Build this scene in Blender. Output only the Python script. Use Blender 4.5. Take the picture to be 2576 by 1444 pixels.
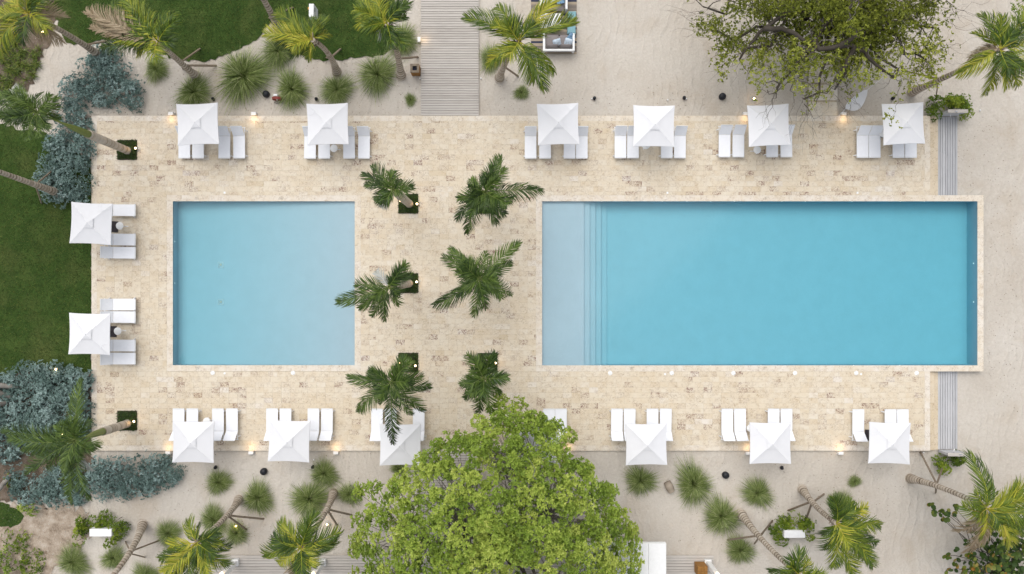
import bpy, math, random
import numpy as np
from mathutils import Vector, Matrix
from mathutils.geometry import tessellate_polygon

random.seed(7); rng = np.random.default_rng(11)
scene = bpy.context.scene
for o in list(bpy.data.objects): bpy.data.objects.remove(o)
COL = scene.collection
PI = math.pi

# ------------------------------------------------------------------ camera, sky, sun, exposure
S, H, CX, CY = 44.0, 45.5, 1288.0, 722.0      # survey scale (units per metre on the deck), drone height
cam = bpy.data.objects.new('camera', bpy.data.cameras.new('camera'))
COL.objects.link(cam); cam.location = (0, 0, H); cam.rotation_euler = (0, 0, 0)
cam.data.sensor_width = 36.0; cam.data.lens = 36.0 * H / (2576 / S)
cam.data.clip_start = 0.5; cam.data.clip_end = 1000
scene.camera = cam
scene.render.resolution_x, scene.render.resolution_y = 1024, 574

SUNV = Vector((-0.22, 0.46, 1.0)).normalized()
world = bpy.data.worlds.new('World'); scene.world = world; world.use_nodes = True
wn = world.node_tree; wn.nodes.clear()
sky = wn.nodes.new('ShaderNodeTexSky'); sky.sky_type = 'NISHITA'; sky.sun_disc = False
sky.sun_elevation = math.asin(SUNV.z); sky.sun_rotation = math.atan2(SUNV.x, SUNV.y)
sky.air_density = 1.0; sky.dust_density = 3.0; sky.ozone_density = 1.0
hsv = wn.nodes.new('ShaderNodeHueSaturation'); hsv.inputs['Saturation'].default_value = 0.30
bg = wn.nodes.new('ShaderNodeBackground'); bg.inputs['Strength'].default_value = 0.14
wo = wn.nodes.new('ShaderNodeOutputWorld')
wn.links.new(sky.outputs[0], hsv.inputs['Color']); wn.links.new(hsv.outputs[0], bg.inputs[0]); wn.links.new(bg.outputs[0], wo.inputs[0])

sl = bpy.data.lights.new('sun', 'SUN'); sl.energy = 1.15; sl.angle = math.radians(65); sl.color = (1.0, 0.965, 0.91)
sun = bpy.data.objects.new('sun', sl); COL.objects.link(sun)
sun.rotation_euler = SUNV.to_track_quat('Z', 'Y').to_euler(); sun.location = (0, 0, 60)

scene.view_settings.view_transform = 'Standard'
scene.view_settings.look = 'None'
scene.view_settings.exposure = 0.46
scene.view_settings.gamma = 1.0

# ------------------------------------------------------------------ helpers
def W(px, py, z=0.0):
    k = (H - z) / H / S
    return Vector(((px - CX) * k, (CY - py) * k, z))
def smooth(a, b, x):
    t = min(1.0, max(0.0, (x - a) / (b - a))); return t * t * (3 - 2 * t)
XR = (2262 - CX) / S; XR2 = (2350 - CX) / S
def sandz(x, y):
    base = -0.12 - 0.27 * smooth(XR, XR2, x)
    return base + 0.008 * math.sin(x * 1.7 + y * 0.6) + 0.007 * math.sin(y * 2.1 - x * 0.8)
def G(px, py, dz=0.0):                      # a point on the sand
    v = W(px, py, -0.12); z = sandz(v.x, v.y)
    v = W(px, py, z); v.z = z + dz; return v

def np_mesh(name, V, F, rnd=None, mats=(), smooth_=False, col=None):
    V = np.asarray(V, np.float32).reshape(-1, 3); F = np.asarray(F, np.int32)
    n = F.shape[1]; me = bpy.data.meshes.new(name)
    me.vertices.add(len(V)); me.vertices.foreach_set('co', V.ravel())
    me.loops.add(F.size); me.loops.foreach_set('vertex_index', F.ravel())
    me.polygons.add(len(F)); me.polygons.foreach_set('loop_start', np.arange(0, F.size, n, dtype=np.int32))
    me.polygons.foreach_set('use_smooth', np.full(len(F), bool(smooth_)))
    me.update(calc_edges=True)
    if rnd is not None:
        a = me.attributes.new('rnd', 'FLOAT', 'POINT'); a.data.foreach_set('value', np.asarray(rnd, np.float32))
    if col is not None:
        a = me.attributes.new('tcol', 'FLOAT_COLOR', 'POINT'); a.data.foreach_set('color', np.asarray(col, np.float32).ravel())
    for m in mats: me.materials.append(m)
    return me

class MB:
    """collects primitive shapes of one part into one mesh"""
    def __init__(s): s.v = []; s.f = []; s.r = []; s.sm = []
    def add(s, vs, fs, r=0.5, sm=False):
        o = len(s.v); s.v += [tuple(v) for v in vs]; s.f += [tuple(i + o for i in f) for f in fs]
        s.r += (list(r) if hasattr(r, '__len__') else [r] * len(vs)); s.sm += [sm] * len(fs); return s
    def box(s, c, d, rz=0.0, r=0.5, m=None, bev=0.0):
        x, y, z = d[0] / 2, d[1] / 2, d[2] / 2
        if bev > 0:
            b = min(bev, x * .9, y * .9, z * .9); P = []
            for sz, in_ in ((-z, b), (-z + b, 0), (z - b, 0), (z, b)):
                P += [(-x + in_, -y + in_, sz), (x - in_, -y + in_, sz), (x - in_, y - in_, sz), (-x + in_, y - in_, sz)]
            f = [(3, 2, 1, 0), (12, 13, 14, 15)]
            for k in range(3):
                for i in range(4): f.append((4*k+i, 4*k+(i+1) % 4, 4*k+4+(i+1) % 4, 4*k+4+i))
        else:
            P = [(-x,-y,-z),(x,-y,-z),(x,y,-z),(-x,y,-z),(-x,-y,z),(x,-y,z),(x,y,z),(-x,y,z)]
            f = [(3,2,1,0),(4,5,6,7),(0,1,5,4),(1,2,6,5),(2,3,7,6),(3,0,4,7)]
        M = m if m is not None else Matrix.Rotation(rz, 3, 'Z')
        c = Vector(c); return s.add([M @ Vector(p) + c for p in P], f, r)
    def bar(s, a, b, w, h, r=0.5):
        a, b = Vector(a), Vector(b); d = (b - a); L = d.length; d.normalize()
        up = Vector((0, 0, 1)) if abs(d.z) < .95 else Vector((0, 1, 0))
        sd = up.cross(d).normalized(); u = d.cross(sd)
        M = Matrix((d, sd, u)).transposed()
        return s.box((a + b) / 2, (L, w, h), m=M, r=r)
    def tube(s, pts, rad, n=8, r=0.5, cap=True, sm=True):
        pts = [Vector(p) for p in pts]; k = len(pts)
        rad = rad if hasattr(rad, '__len__') else [rad] * k
        rr = r if hasattr(r, '__len__') else [r] * k
        vs, fs, rs = [], [], []; prev = None
        for i, p in enumerate(pts):
            d = (pts[min(i + 1, k - 1)] - pts[max(i - 1, 0)]).normalized()
            if prev is None:
                prev = d.cross(Vector((0, 0, 1)) if abs(d.z) < .9 else Vector((1, 0, 0))).normalized()
            sd = (prev - d * prev.dot(d)).normalized(); prev = sd; u = d.cross(sd)
            for j in range(n):
                a = 2 * PI * j / n; vs.append(p + (sd * math.cos(a) + u * math.sin(a)) * rad[i]); rs.append(rr[i])
        for i in range(k - 1):
            for j in range(n):
                fs.append((i*n+j, i*n+(j+1) % n, (i+1)*n+(j+1) % n, (i+1)*n+j))
        s.add(vs, fs, rs, sm)
        if cap:
            s.add(vs[:n], [tuple(range(n - 1, -1, -1))], rs[0]); s.add(vs[-n:], [tuple(range(n))], rs[-1])
        return s
    def lathe(s, prof, n=16, c=(0, 0, 0), r=0.5, sm=True):
        vs, fs = [], []; c = Vector(c); k = len(prof)
        for (rd, z) in prof:
            for j in range(n):
                a = 2 * PI * j / n; vs.append(c + Vector((rd * math.cos(a), rd * math.sin(a), z)))
        for i in range(k - 1):
            for j in range(n): fs.append((i*n+j, i*n+(j+1) % n, (i+1)*n+(j+1) % n, (i+1)*n+j))
        s.add(vs, fs, r, sm)
        s.add(vs[:n], [tuple(range(n - 1, -1, -1))], r); s.add(vs[-n:], [tuple(range(n))], r); return s
    def mesh(s, name, mat, rnd=False):
        me = bpy.data.meshes.new(name); me.from_pydata(s.v, [], s.f)
        me.polygons.foreach_set('use_smooth', s.sm)
        if rnd:
            a = me.attributes.new('rnd', 'FLOAT', 'POINT'); a.data.foreach_set('value', np.asarray(s.r, np.float32))
        if mat: me.materials.append(mat)
        return me
    def build(s, name, mat, parent=None, rnd=False, loc=None, rz=0.0):
        return link(name, s.mesh(name, mat, rnd), parent, loc, rz)

def link(name, me, parent=None, loc=None, rz=0.0):
    o = bpy.data.objects.new(name, me); COL.objects.link(o)
    if parent: o.parent = parent
    if loc is not None: o.location = loc
    if rz: o.rotation_euler = (0, 0, rz)
    return o
def tag(o, label, cat, group=None):
    o['label'] = label; o['category'] = cat
    if group: o['group'] = group
    return o
def thing(name, label, cat, loc=(0, 0, 0), rz=0.0, group=None):
    o = bpy.data.objects.new(name, None); o.empty_display_size = .2; COL.objects.link(o)
    o.location = loc; o.rotation_euler = (0, 0, rz); return tag(o, label, cat, group)
def struct(o): o['kind'] = 'structure'; return o
def stuff(o): o['kind'] = 'stuff'; return o
def copy_tree(o, parent=None):
    c = o.copy(); COL.objects.link(c)
    if parent: c.parent = parent
    for ch in list(o.children): copy_tree(ch, c)
    return c
def bez2(B, C, T, n):
    t = np.linspace(0, 1, n)[:, None]
    B, C, T = (np.asarray(v, float) for v in (B, C, T))
    return (1-t)**2 * B + 2*t*(1-t) * C + t*t * T

# ------------------------------------------------------------------ materials
def srgb(r, g, b):
    f = lambda c: c / 12.92 if c <= .04045 else ((c + .055) / 1.055) ** 2.4
    return (f(r / 255), f(g / 255), f(b / 255), 1)
class NT:
    def __init__(s, m): s.t = m.node_tree
    def n(s, typ, **kw):
        nd = s.t.nodes.new('ShaderNode' + typ)
        for k, v in kw.items():
            if k in ('op',): nd.operation = v
            elif hasattr(nd, k) and not k[0].isupper(): setattr(nd, k, v)
        return nd
    def put(s, a, b): s.t.links.new(a, b)
    def math(s, op, a, b=0.0, c=None):
        nd = s.t.nodes.new('ShaderNodeMath'); nd.operation = op
        for i, v in enumerate((a, b) if c is None else (a, b, c)):
            if isinstance(v, (int, float)): nd.inputs[i].default_value = v
            else: s.put(v, nd.inputs[i])
        return nd.outputs[0]
    def ramp(s, fac, stops, interp='LINEAR'):
        nd = s.t.nodes.new('ShaderNodeValToRGB'); cr = nd.color_ramp; cr.interpolation = interp
        while len(cr.elements) < len(stops): cr.elements.new(0.5)
        for e, (p, c) in zip(cr.elements, stops):
            e.position = p; e.color = c if len(c) == 4 else (*c, 1)
        s.put(fac, nd.inputs[0]); return nd.outputs[0]
    def noise(s, scale, detail=3, vec=None, rough=.5, dist=0.0):
        nd = s.t.nodes.new('ShaderNodeTexNoise'); nd.inputs['Scale'].default_value = scale
        nd.inputs['Detail'].default_value = detail; nd.inputs['Roughness'].default_value = rough
        nd.inputs['Distortion'].default_value = dist
        if vec is None: vec = s.pos()
        s.put(vec, nd.inputs['Vector']); return nd.outputs['Fac']
    def pos(s):
        if not hasattr(s, '_p'): s._p = s.t.nodes.new('ShaderNodeNewGeometry').outputs['Position']
        return s._p
    def attr(s, name, out='Fac'):
        nd = s.t.nodes.new('ShaderNodeAttribute'); nd.attribute_name = name; return nd.outputs[out]
    def mix(s, fac, a, b, mode='MIX'):
        nd = s.t.nodes.new('ShaderNodeMix'); nd.data_type = 'RGBA'; nd.blend_type = mode
        for i, v in ((0, fac), (6, a), (7, b)):
            if isinstance(v, (int, float)): nd.inputs[i].default_value = v
            elif isinstance(v, tuple): nd.inputs[i].default_value = v if len(v) == 4 else (*v, 1)
            else: s.put(v, nd.inputs[i])
        return nd.outputs[2]
    def bump(s, h, strength, dist=0.02):
        nd = s.t.nodes.new('ShaderNodeBump'); nd.inputs['Strength'].default_value = strength
        nd.inputs['Distance'].default_value = dist; s.put(h, nd.inputs['Height']); return nd.outputs[0]
def new_mat(name):
    m = bpy.data.materials.new(name); m.use_nodes = True; t = NT(m)
    b = m.node_tree.nodes['Principled BSDF']; b.inputs['Specular IOR Level'].default_value = .3
    return m, t, b
def plain(name, col, rough=.6, metal=0.0, var=.12, scale=6.0, emis=None, bumps=None, spec=.3):
    m, t, b = new_mat(name); c = col if len(col) == 4 else (*col, 1)
    d = tuple(x * (1 - var) for x in c[:3]) + (1,); l = tuple(min(1, x * (1 + var)) for x in c[:3]) + (1,)
    t.put(t.ramp(t.noise(scale, 4), [(.3, d), (.7, l)]), b.inputs['Base Color'])
    b.inputs['Roughness'].default_value = rough; b.inputs['Metallic'].default_value = metal
    b.inputs['Specular IOR Level'].default_value = spec
    if emis:
        b.inputs['Emission Color'].default_value = (*emis[0], 1); b.inputs['Emission Strength'].default_value = emis[1]
    if bumps: t.put(t.bump(t.noise(bumps[0], 4), bumps[1]), b.inputs['Normal'])
    return m
def leafmat(name, stops, rough=.5, transl=.25, objvar=.0, spec=.35):
    m, t, b = new_mat(name)
    f = t.attr('rnd')
    if objvar:
        oi = t.n('ObjectInfo'); f = t.math('ADD', f, t.math('MULTIPLY', t.math('SUBTRACT', oi.outputs['Random'], .5), objvar))
    c = t.ramp(f, stops); t.put(c, b.inputs['Base Color'])
    b.inputs['Roughness'].default_value = rough; b.inputs['Specular IOR Level'].default_value = spec
    if transl:
        tr = t.n('BsdfTranslucent'); t.put(c, tr.inputs['Color']); mx = t.n('MixShader'); mx.inputs[0].default_value = transl
        t.put(b.outputs[0], mx.inputs[1]); t.put(tr.outputs[0], mx.inputs[2])
        t.put(mx.outputs[0], m.node_tree.nodes['Material Output'].inputs['Surface'])
    return m

def mat_stone():
    m, t, b = new_mat('travertine')
    a = t.n('Attribute'); a.attribute_name = 'tcol'; sp = t.n('SeparateColor'); t.put(a.outputs['Color'], sp.inputs[0])
    tone, vein, seed = sp.outputs[0], sp.outputs[1], sp.outputs[2]
    off = t.n('CombineXYZ'); t.put(t.math('MULTIPLY', seed, 90.0), off.inputs[2]); t.put(t.math('MULTIPLY', seed, 37.0), off.inputs[0])
    va = t.n('VectorMath'); va.operation = 'ADD'; t.put(t.pos(), va.inputs[0]); t.put(off.outputs[0], va.inputs[1]); P = va.outputs[0]
    base = t.ramp(tone, [(0, (.55, .455, .315)), (.22, (.605, .515, .385)), (.5, (.64, .565, .445)), (.78, (.655, .59, .48)), (1, (.68, .63, .56))])
    cl = t.noise(2.6, 5, P, .6); base = t.mix(t.math('MULTIPLY', t.ramp(cl, [(.45, (0,0,0)), (.72, (1,1,1))]), .55), base, (.55, .43, .27))
    big = t.noise(.35, 3); base = t.mix(t.math('MULTIPLY', t.ramp(big, [(.42, (0,0,0)), (.68, (1,1,1))]), .35), base, (.60, .49, .33))
    fine = t.noise(38, 3, P); base = t.mix(.16, base, t.ramp(fine, [(.3, (.35, .28, .2)), (.65, (.80, .74, .66))]))
    # thin fossil veins on every stone, heavy brown ones on a few
    vn = t.noise(5.5, 4, P, .62, .9); ridge = t.math('ABSOLUTE', t.math('SUBTRACT', vn, .5))
    thin = t.ramp(ridge, [(.0, (1,1,1)), (.03, (0,0,0))])
    patch = t.ramp(t.noise(3.0, 2, P), [(.42, (0,0,0)), (.56, (1,1,1))])
    base = t.mix(t.math('MULTIPLY', t.math('MULTIPLY', thin, patch), .7), base, (.25, .16, .095))
    pores = t.ramp(t.noise(24, 3, P, .6), [(.60, (0,0,0)), (.68, (1,1,1))])
    base = t.mix(t.math('MULTIPLY', t.math('MULTIPLY', pores, vein), .6), base, (.22, .15, .1))
    hv = t.ramp(t.noise(11, 3, P, .6, 1.6), [(.48, (0,0,0)), (.57, (1,1,1))])
    hp = t.ramp(t.noise(2.2, 2, P), [(.36, (0,0,0)), (.5, (1,1,1))])
    heavy = t.math('MULTIPLY', t.ramp(vein, [(.80, (0,0,0)), (.95, (1,1,1))]), t.math('MULTIPLY', hv, hp))
    base = t.mix(t.math('MULTIPLY', heavy, .9), base, (.19, .10, .08))
    t.put(base, b.inputs['Base Color'])
    b.inputs['Roughness'].default_value = .72
    t.put(t.bump(fine, .25, .01), b.inputs['Normal']); return m
def mat_sand():
    m, t, b = new_mat('sand')
    c = t.ramp(t.noise(.22, 5), [(.3, (.44, .39, .33)), (.5, (.50, .455, .395)), (.7, (.55, .51, .455))])
    f = t.noise(9, 5, None, .65); c = t.mix(.30, c, t.ramp(f, [(.3, (.41, .355, .29)), (.7, (.62, .58, .525))]))
    damp = t.ramp(t.noise(.5, 4, None, .6, .4), [(.52, (0,0,0)), (.68, (1,1,1))]); c = t.mix(t.math('MULTIPLY', damp, .28), c, (.40, .32, .235))
    sp = t.ramp(t.noise(70, 2), [(.66, (0,0,0)), (.72, (1,1,1))]); c = t.mix(t.math('MULTIPLY', sp, .35), c, (.2, .15, .1))
    t.put(c, b.inputs['Base Color']); b.inputs['Roughness'].default_value = .95; b.inputs['Specular IOR Level'].default_value = .1
    w = t.n('TexWave'); w.inputs['Scale'].default_value = .55; w.inputs['Distortion'].default_value = 14; w.inputs['Detail'].default_value = 3; w.inputs['Detail Scale'].default_value = .6
    t.put(t.pos(), w.inputs['Vector'])
    h = t.math('ADD', t.math('MULTIPLY', f, .8), t.math('MULTIPLY', t.math('POWER', w.outputs['Fac'], 4.0), .35))
    h = t.math('ADD', h, t.math('MULTIPLY', t.noise(2.2, 4, None, .6), 1.2))
    t.put(t.bump(h, .9, .06), b.inputs['Normal']); return m
def mat_wood(name, cols, axis, scale=1.0, rough=.75):
    m, t, b = new_mat(name); mp = t.n('Mapping'); t.put(t.pos(), mp.inputs['Vector'])
    mp.inputs['Scale'].default_value = (1.2, 18, 18) if axis == 'X' else (18, 1.2, 18) if axis == 'Y' else (10, 10, 10)
    g = t.noise(scale, 5, mp.outputs[0], .6); oi = t.n('ObjectInfo')
    f = t.math('ADD', t.math('MULTIPLY', g, .6), t.math('MULTIPLY', t.math('SUBTRACT', oi.outputs['Random'], -.4), .22))
    c = t.ramp(f, [(.2, cols[0]), (.5, cols[1]), (.8, cols[2])])
    st = t.ramp(t.noise(.9, 4), [(.5, (0,0,0)), (.75, (1,1,1))]); c = t.mix(t.math('MULTIPLY', st, .3), c, tuple(x * .72 for x in cols[1][:3]))
    t.put(c, b.inputs['Base Color']); b.inputs['Roughness'].default_value = rough
    t.put(t.bump(g, .35, .01), b.inputs['Normal']); return m
def mat_lawn(name='lawn', lo=(.017, .04, .008), mid=(.036, .07, .014), hi=(.07, .11, .026), dry=(.14, .135, .05)):
    m, t, b = new_mat(name)
    c = t.ramp(t.noise(1.1, 5, None, .65), [(.3, lo), (.5, mid), (.72, hi)])
    d = t.ramp(t.noise(.32, 4, None, .6), [(.5, (0,0,0)), (.72, (1,1,1))]); c = t.mix(t.math('MULTIPLY', d, .6), c, dry)
    f = t.noise(26, 3); c = t.mix(.4, c, t.ramp(f, [(.3, lo), (.7, hi)]))
    t.put(c, b.inputs['Base Color']); b.inputs['Roughness'].default_value = .9; b.inputs['Specular IOR Level'].default_value = .1
    t.put(t.bump(f, .7, .04), b.inputs['Normal']); return m
def mat_soil(name='soil', c0=(.06, .042, .03), c1=(.12, .09, .064), c2=(.2, .16, .125)):
    m, t, b = new_mat(name)
    c = t.ramp(t.noise(2.2, 6, None, .7), [(.3, c0), (.5, c1), (.72, c2)])
    p = t.ramp(t.noise(30, 3), [(.62, (0,0,0)), (.7, (1,1,1))]); c = t.mix(t.math('MULTIPLY', p, .5), c, (.5, .45, .4))
    t.put(c, b.inputs['Base Color']); b.inputs['Roughness'].default_value = .95
    t.put(t.bump(t.noise(14, 4), .8, .05), b.inputs['Normal']); return m
def mat_basin(name, col):
    m, t, b = new_mat(name)
    v = t.n('TexVoronoi'); v.inputs['Scale'].default_value = 16; t.put(t.pos(), v.inputs['Vector'])
    c = t.ramp(v.outputs['Distance'], [(.0, tuple(x * 1.01 for x in col)), (.75, tuple(x * .97 for x in col))])
    n = t.noise(1.3, 5, None, .6); c = t.mix(.2, c, t.ramp(n, [(.3, tuple(x * .82 for x in col)), (.7, tuple(min(1, x * 1.1) for x in col))]))
    g = t.ramp(t.noise(11, 4, None, .7), [(.62, (0,0,0)), (.7, (1,1,1))]); c = t.mix(t.math('MULTIPLY', g, .16), c, tuple(x * .6 for x in col))
    t.put(c, b.inputs['Base Color']); b.inputs['Roughness'].default_value = .6; return m
def mat_water():
    m = bpy.data.materials.new('pool_water'); m.use_nodes = True; t = NT(m); m.node_tree.nodes.clear()
    out = t.n('OutputMaterial'); tr = t.n('BsdfTransparent'); gl = t.n('BsdfGlossy'); gl.inputs['Roughness'].default_value = .03
    fr = t.n('Fresnel'); fr.inputs['IOR'].default_value = 1.33; mx = t.n('MixShader')
    bp = t.bump(t.noise(7, 3), .25, .01); t.put(bp, gl.inputs['Normal']); t.put(bp, fr.inputs['Normal'])
    t.put(fr.outputs[0], mx.inputs[0]); t.put(tr.outputs[0], mx.inputs[1]); t.put(gl.outputs[0], mx.inputs[2])
    t.put(mx.outputs[0], out.inputs['Surface'])
    va = t.n('VolumeAbsorption'); va.inputs['Color'].default_value = WATER_COL; va.inputs['Density'].default_value = WATER_DEN
    t.put(va.outputs[0], out.inputs['Volume']); return m
WATER_COL, WATER_DEN = (.0, .88, .96, 1), .46

M = dict(
    stone=mat_stone(), sand=mat_sand(), lawn=mat_lawn(), soil=mat_soil(), baresoil=mat_soil('bare_soil', (.17, .125, .085), (.34, .275, .21), (.47, .405, .335)),
    grout=plain('grout', (.52, .44, .33), .9, var=.2),
    deckwood=mat_wood('weathered_timber', [(.33, .30, .265), (.46, .425, .385), (.55, .515, .475)], 'X', 1.0),
    greywood=mat_wood('grey_timber', [(.33, .33, .34), (.45, .45, .46), (.55, .55, .555)], 'Y', 1.0),
    propwood=mat_wood('prop_timber', [(.10, .075, .05), (.20, .155, .11), (.31, .26, .2)], 'Z', .6),
    cabwood=mat_wood('teak', [(.16, .07, .015), (.26, .125, .03), (.34, .17, .05)], 'Z', .5),
    gap=plain('shadow_gap', (.05, .04, .035), .95),
    canvas=plain('white_canvas', (.685, .685, .70), .85, var=.015, scale=3, bumps=(60, .05)),
    sling=plain('white_sling', (.79, .80, .83), .8, var=.02, scale=8),
    whitemetal=plain('white_metal', (.72, .73, .74), .4, var=.02),
    whitepaint=plain('white_paint', (.76, .76, .75), .55, var=.03),
    dark=plain('dark_metal', (.03, .025, .03), .5), black=plain('black_plastic', (.012, .013, .017), .45, var=.3),
    chrome=plain('chrome', (.7, .7, .72), .2, 1.0), blueglass=plain('bin_liner', (.004, .006, .02), .15, var=.5),
    grey_cushion=plain('grey_cushion', (.215, .19, .185), .9, var=.08, bumps=(40, .1)),
    blue_cushion=plain('blue_cushion', (.14, .24, .35), .9, var=.35, scale=12), pale_cushion=plain('pale_cushion', (.50, .58, .66), .9, var=.2, scale=9),
    teal=plain('teal_fabric', (.19, .34, .38), .9, var=.1, bumps=(50, .1)),
    hose=plain('hose_red', (.24, .055, .045), .5), concrete=plain('concrete', (.5, .455, .39), .85, var=.15, scale=4),
    basin_small=mat_basin('small_pool_mosaic', (.405, .49, .55)), basin_big=mat_basin('large_pool_mosaic', (.425, .51, .575)),
    glow=plain('lamp_glow', (.9, .8, .6), .5, emis=((1.0, .72, .38), 4.0)), poolglow=plain('pool_lamp', (.9, .9, .9), .4, emis=((1, .97, .9), .35)),
    ink=plain('ink', (.05, .035, .03), .8), orange=plain('orange_plastic', (.6, .3, .04), .5),
    coco=leafmat('coconut_leaflets', [(0, (.018, .04, .005)), (.3, (.06, .11, .009)), (.55, (.15, .20, .013)), (.85, (.42, .41, .035)), (.93, (.42, .36, .04)), (1, (.42, .36, .05))], objvar=.6, transl=.15),
    royal=leafmat('royal_leaflets', [(0, (.010, .026, .004)), (.4, (.045, .085, .012)), (.75, (.125, .19, .03)), (.9, (.14, .19, .05)), (1, (.16, .2, .06))], objvar=.35, transl=.22),
    deadfrond=leafmat('dead_leaflets', [(0, (.20, .145, .085)), (.5, (.36, .28, .18)), (1, (.52, .44, .32))], transl=.2),
    greyfrond=leafmat('bleached_leaflets', [(0, (.25, .26, .22)), (.5, (.42, .43, .4)), (1, (.55, .55, .53))], transl=.1),
    trunk=leafmat('palm_bark', [(0, (.085, .064, .045)), (.3, (.235, .19, .145)), (.65, (.43, .37, .30)), (1, (.57, .51, .44))], .9, 0, spec=.1),
    shaft=leafmat('green_crownshaft', [(0, (.10, .14, .02)), (1, (.22, .26, .05))], .4, 0),
    bark=leafmat('tree_bark', [(0, (.045, .038, .03)), (.5, (.11, .095, .078)), (1, (.27, .25, .22))], .9, 0, spec=.1),
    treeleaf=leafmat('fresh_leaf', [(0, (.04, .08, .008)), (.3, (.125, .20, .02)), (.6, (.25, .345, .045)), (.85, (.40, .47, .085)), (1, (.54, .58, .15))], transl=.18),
    olive=leafmat('olive_leaf', [(0, (.035, .055, .006)), (.4, (.125, .15, .012)), (.7, (.25, .285, .028)), (1, (.46, .48, .09))], transl=.3),
    bushleaf=leafmat('bush_leaf', [(0, (.03, .06, .006)), (.45, (.12, .195, .014)), (.75, (.25, .32, .03)), (1, (.38, .43, .05))], transl=.25),
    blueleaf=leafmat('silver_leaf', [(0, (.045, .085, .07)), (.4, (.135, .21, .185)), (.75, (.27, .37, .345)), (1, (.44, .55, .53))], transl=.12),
    grapeleaf=leafmat('sea_grape_leaf', [(0, (.03, .065, .008)), (.5, (.085, .13, .015)), (.8, (.19, .20, .03)), (1, (.36, .12, .025))], objvar=1.0, transl=.15),
    tuft=leafmat('fountain_grass', [(0, (.06, .09, .018)), (.4, (.185, .25, .065)), (.75, (.34, .40, .14)), (1, (.52, .54, .29))], transl=.3),
    lawnblade=leafmat('lawn_blade', [(0, (.022, .05, .008)), (.6, (.062, .11, .02)), (1, (.16, .18, .04))], transl=.2),
    lily=leafmat('lily_leaf', [(0, (.03, .055, .01)), (.6, (.10, .15, .02)), (1, (.24, .27, .05))], transl=.25),
    hedge=leafmat('hedge_leaf', [(0, (.012, .03, .005)), (.6, (.038, .075, .012)), (1, (.085, .125, .022))], transl=.15),
    litter=leafmat('leaf_litter', [(0, (.06, .04, .025)), (.6, (.16, .11, .06)), (1, (.3, .22, .1))], .9, 0),
)
M['water'] = mat_water()

# ------------------------------------------------------------------ ground
def X(px): return (px - CX) / S
def Y(py): return (CY - py) / S
DX0, DX1, DY0, DY1 = X(230), X(2340), Y(1134), Y(291)          # stone deck
PA = (X(434), Y(919.5), X(893), Y(505.5))                       # small pool  (x0, y0, x1, y1)
PB = (X(1363), Y(920), X(2460), Y(505.5))                       # large pool
CO = 14.5 / S                                                   # coping width
EX1 = X(2475.5)
def build_sand():
    def axis(lo, hi, far, brk):
        a = [-far, -far * .5, lo - 12] + list(np.arange(lo, hi, .55)) + [hi, hi + 12, far * .5, far]
        a = [v for v in a if all(abs(v - b) > .2 for b in brk)] + brk
        return np.array(sorted(a))
    ins = .06
    bx = [DX0 + ins, DX1 + .60 - ins, EX1 - ins]; by = [DY0 + ins, DY1 - ins, PB[1] - CO + ins, PB[3] + CO - ins]
    xs = axis(-33, 33, 260, bx); ys = axis(-20, 20, 260, by)
    V = [(x, y, sandz(x, y)) for y in ys for x in xs]; nx = len(xs); F = []
    for j in range(len(ys) - 1):
        for i in range(nx - 1):
            cx, cy = (xs[i] + xs[i+1]) / 2, (ys[j] + ys[j+1]) / 2
            if bx[0] < cx < bx[1] and by[0] < cy < by[1]: continue
            if bx[0] < cx < bx[2] and by[2] < cy < by[3]: continue
            a = j * nx + i; F.append((a, a + 1, a + 1 + nx, a + nx))
    struct(link('sand_ground', np_mesh('sand_ground', V, F, mats=[M['sand']], smooth_=True)))
build_sand()

def ragged(pts, jit=.10, step=.18, seed=1):
    r = random.Random(seed); out = []
    P = [(X(p[0]), Y(p[1])) for p in pts]
    for i in range(len(P)):
        a, b = P[i], P[(i + 1) % len(P)]; L = math.dist(a, b); n = max(1, int(L / step))
        for k in range(n):
            t = k / n; j = jit if L > .5 else .02
            out.append((a[0] + (b[0] - a[0]) * t + r.uniform(-j, j), a[1] + (b[1] - a[1]) * t + r.uniform(-j, j)))
    return out
def sheet(name, pts, z, mat, jit=.1, seed=1):
    P = ragged(pts, jit, seed=seed); V = [(p[0], p[1], z) for p in P]
    T = tessellate_polygon([[Vector(v) for v in V]])
    T = [t if ((V[t[1]][0]-V[t[0]][0])*(V[t[2]][1]-V[t[0]][1]) - (V[t[1]][1]-V[t[0]][1])*(V[t[2]][0]-V[t[0]][0])) > 0 else (t[0], t[2], t[1]) for t in T]
    me = bpy.data.meshes.new(name); me.from_pydata(V, [], T); me.materials.append(mat)
    return link(name, me), P
def inside(P, x, y):
    c = False; n = len(P); j = n - 1
    for i in range(n):
        xi, yi = P[i]; xj, yj = P[j]
        if (yi > y) != (yj > y) and x < (xj - xi) * (y - yi) / (yj - yi) + xi: c = not c
        j = i
    return c
def scatter(P, n, r, margin=0.0):
    xs = [p[0] for p in P]; ys = [p[1] for p in P]; out = []
    while len(out) < n:
        x, y = r.uniform(min(xs), max(xs)), r.uniform(min(ys), max(ys))
        if inside(P, x, y): out.append((x, y))
    return out
def area(P): return abs(sum(P[i-1][0]*P[i][1] - P[i][0]*P[i-1][1] for i in range(len(P)))) / 2

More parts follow.
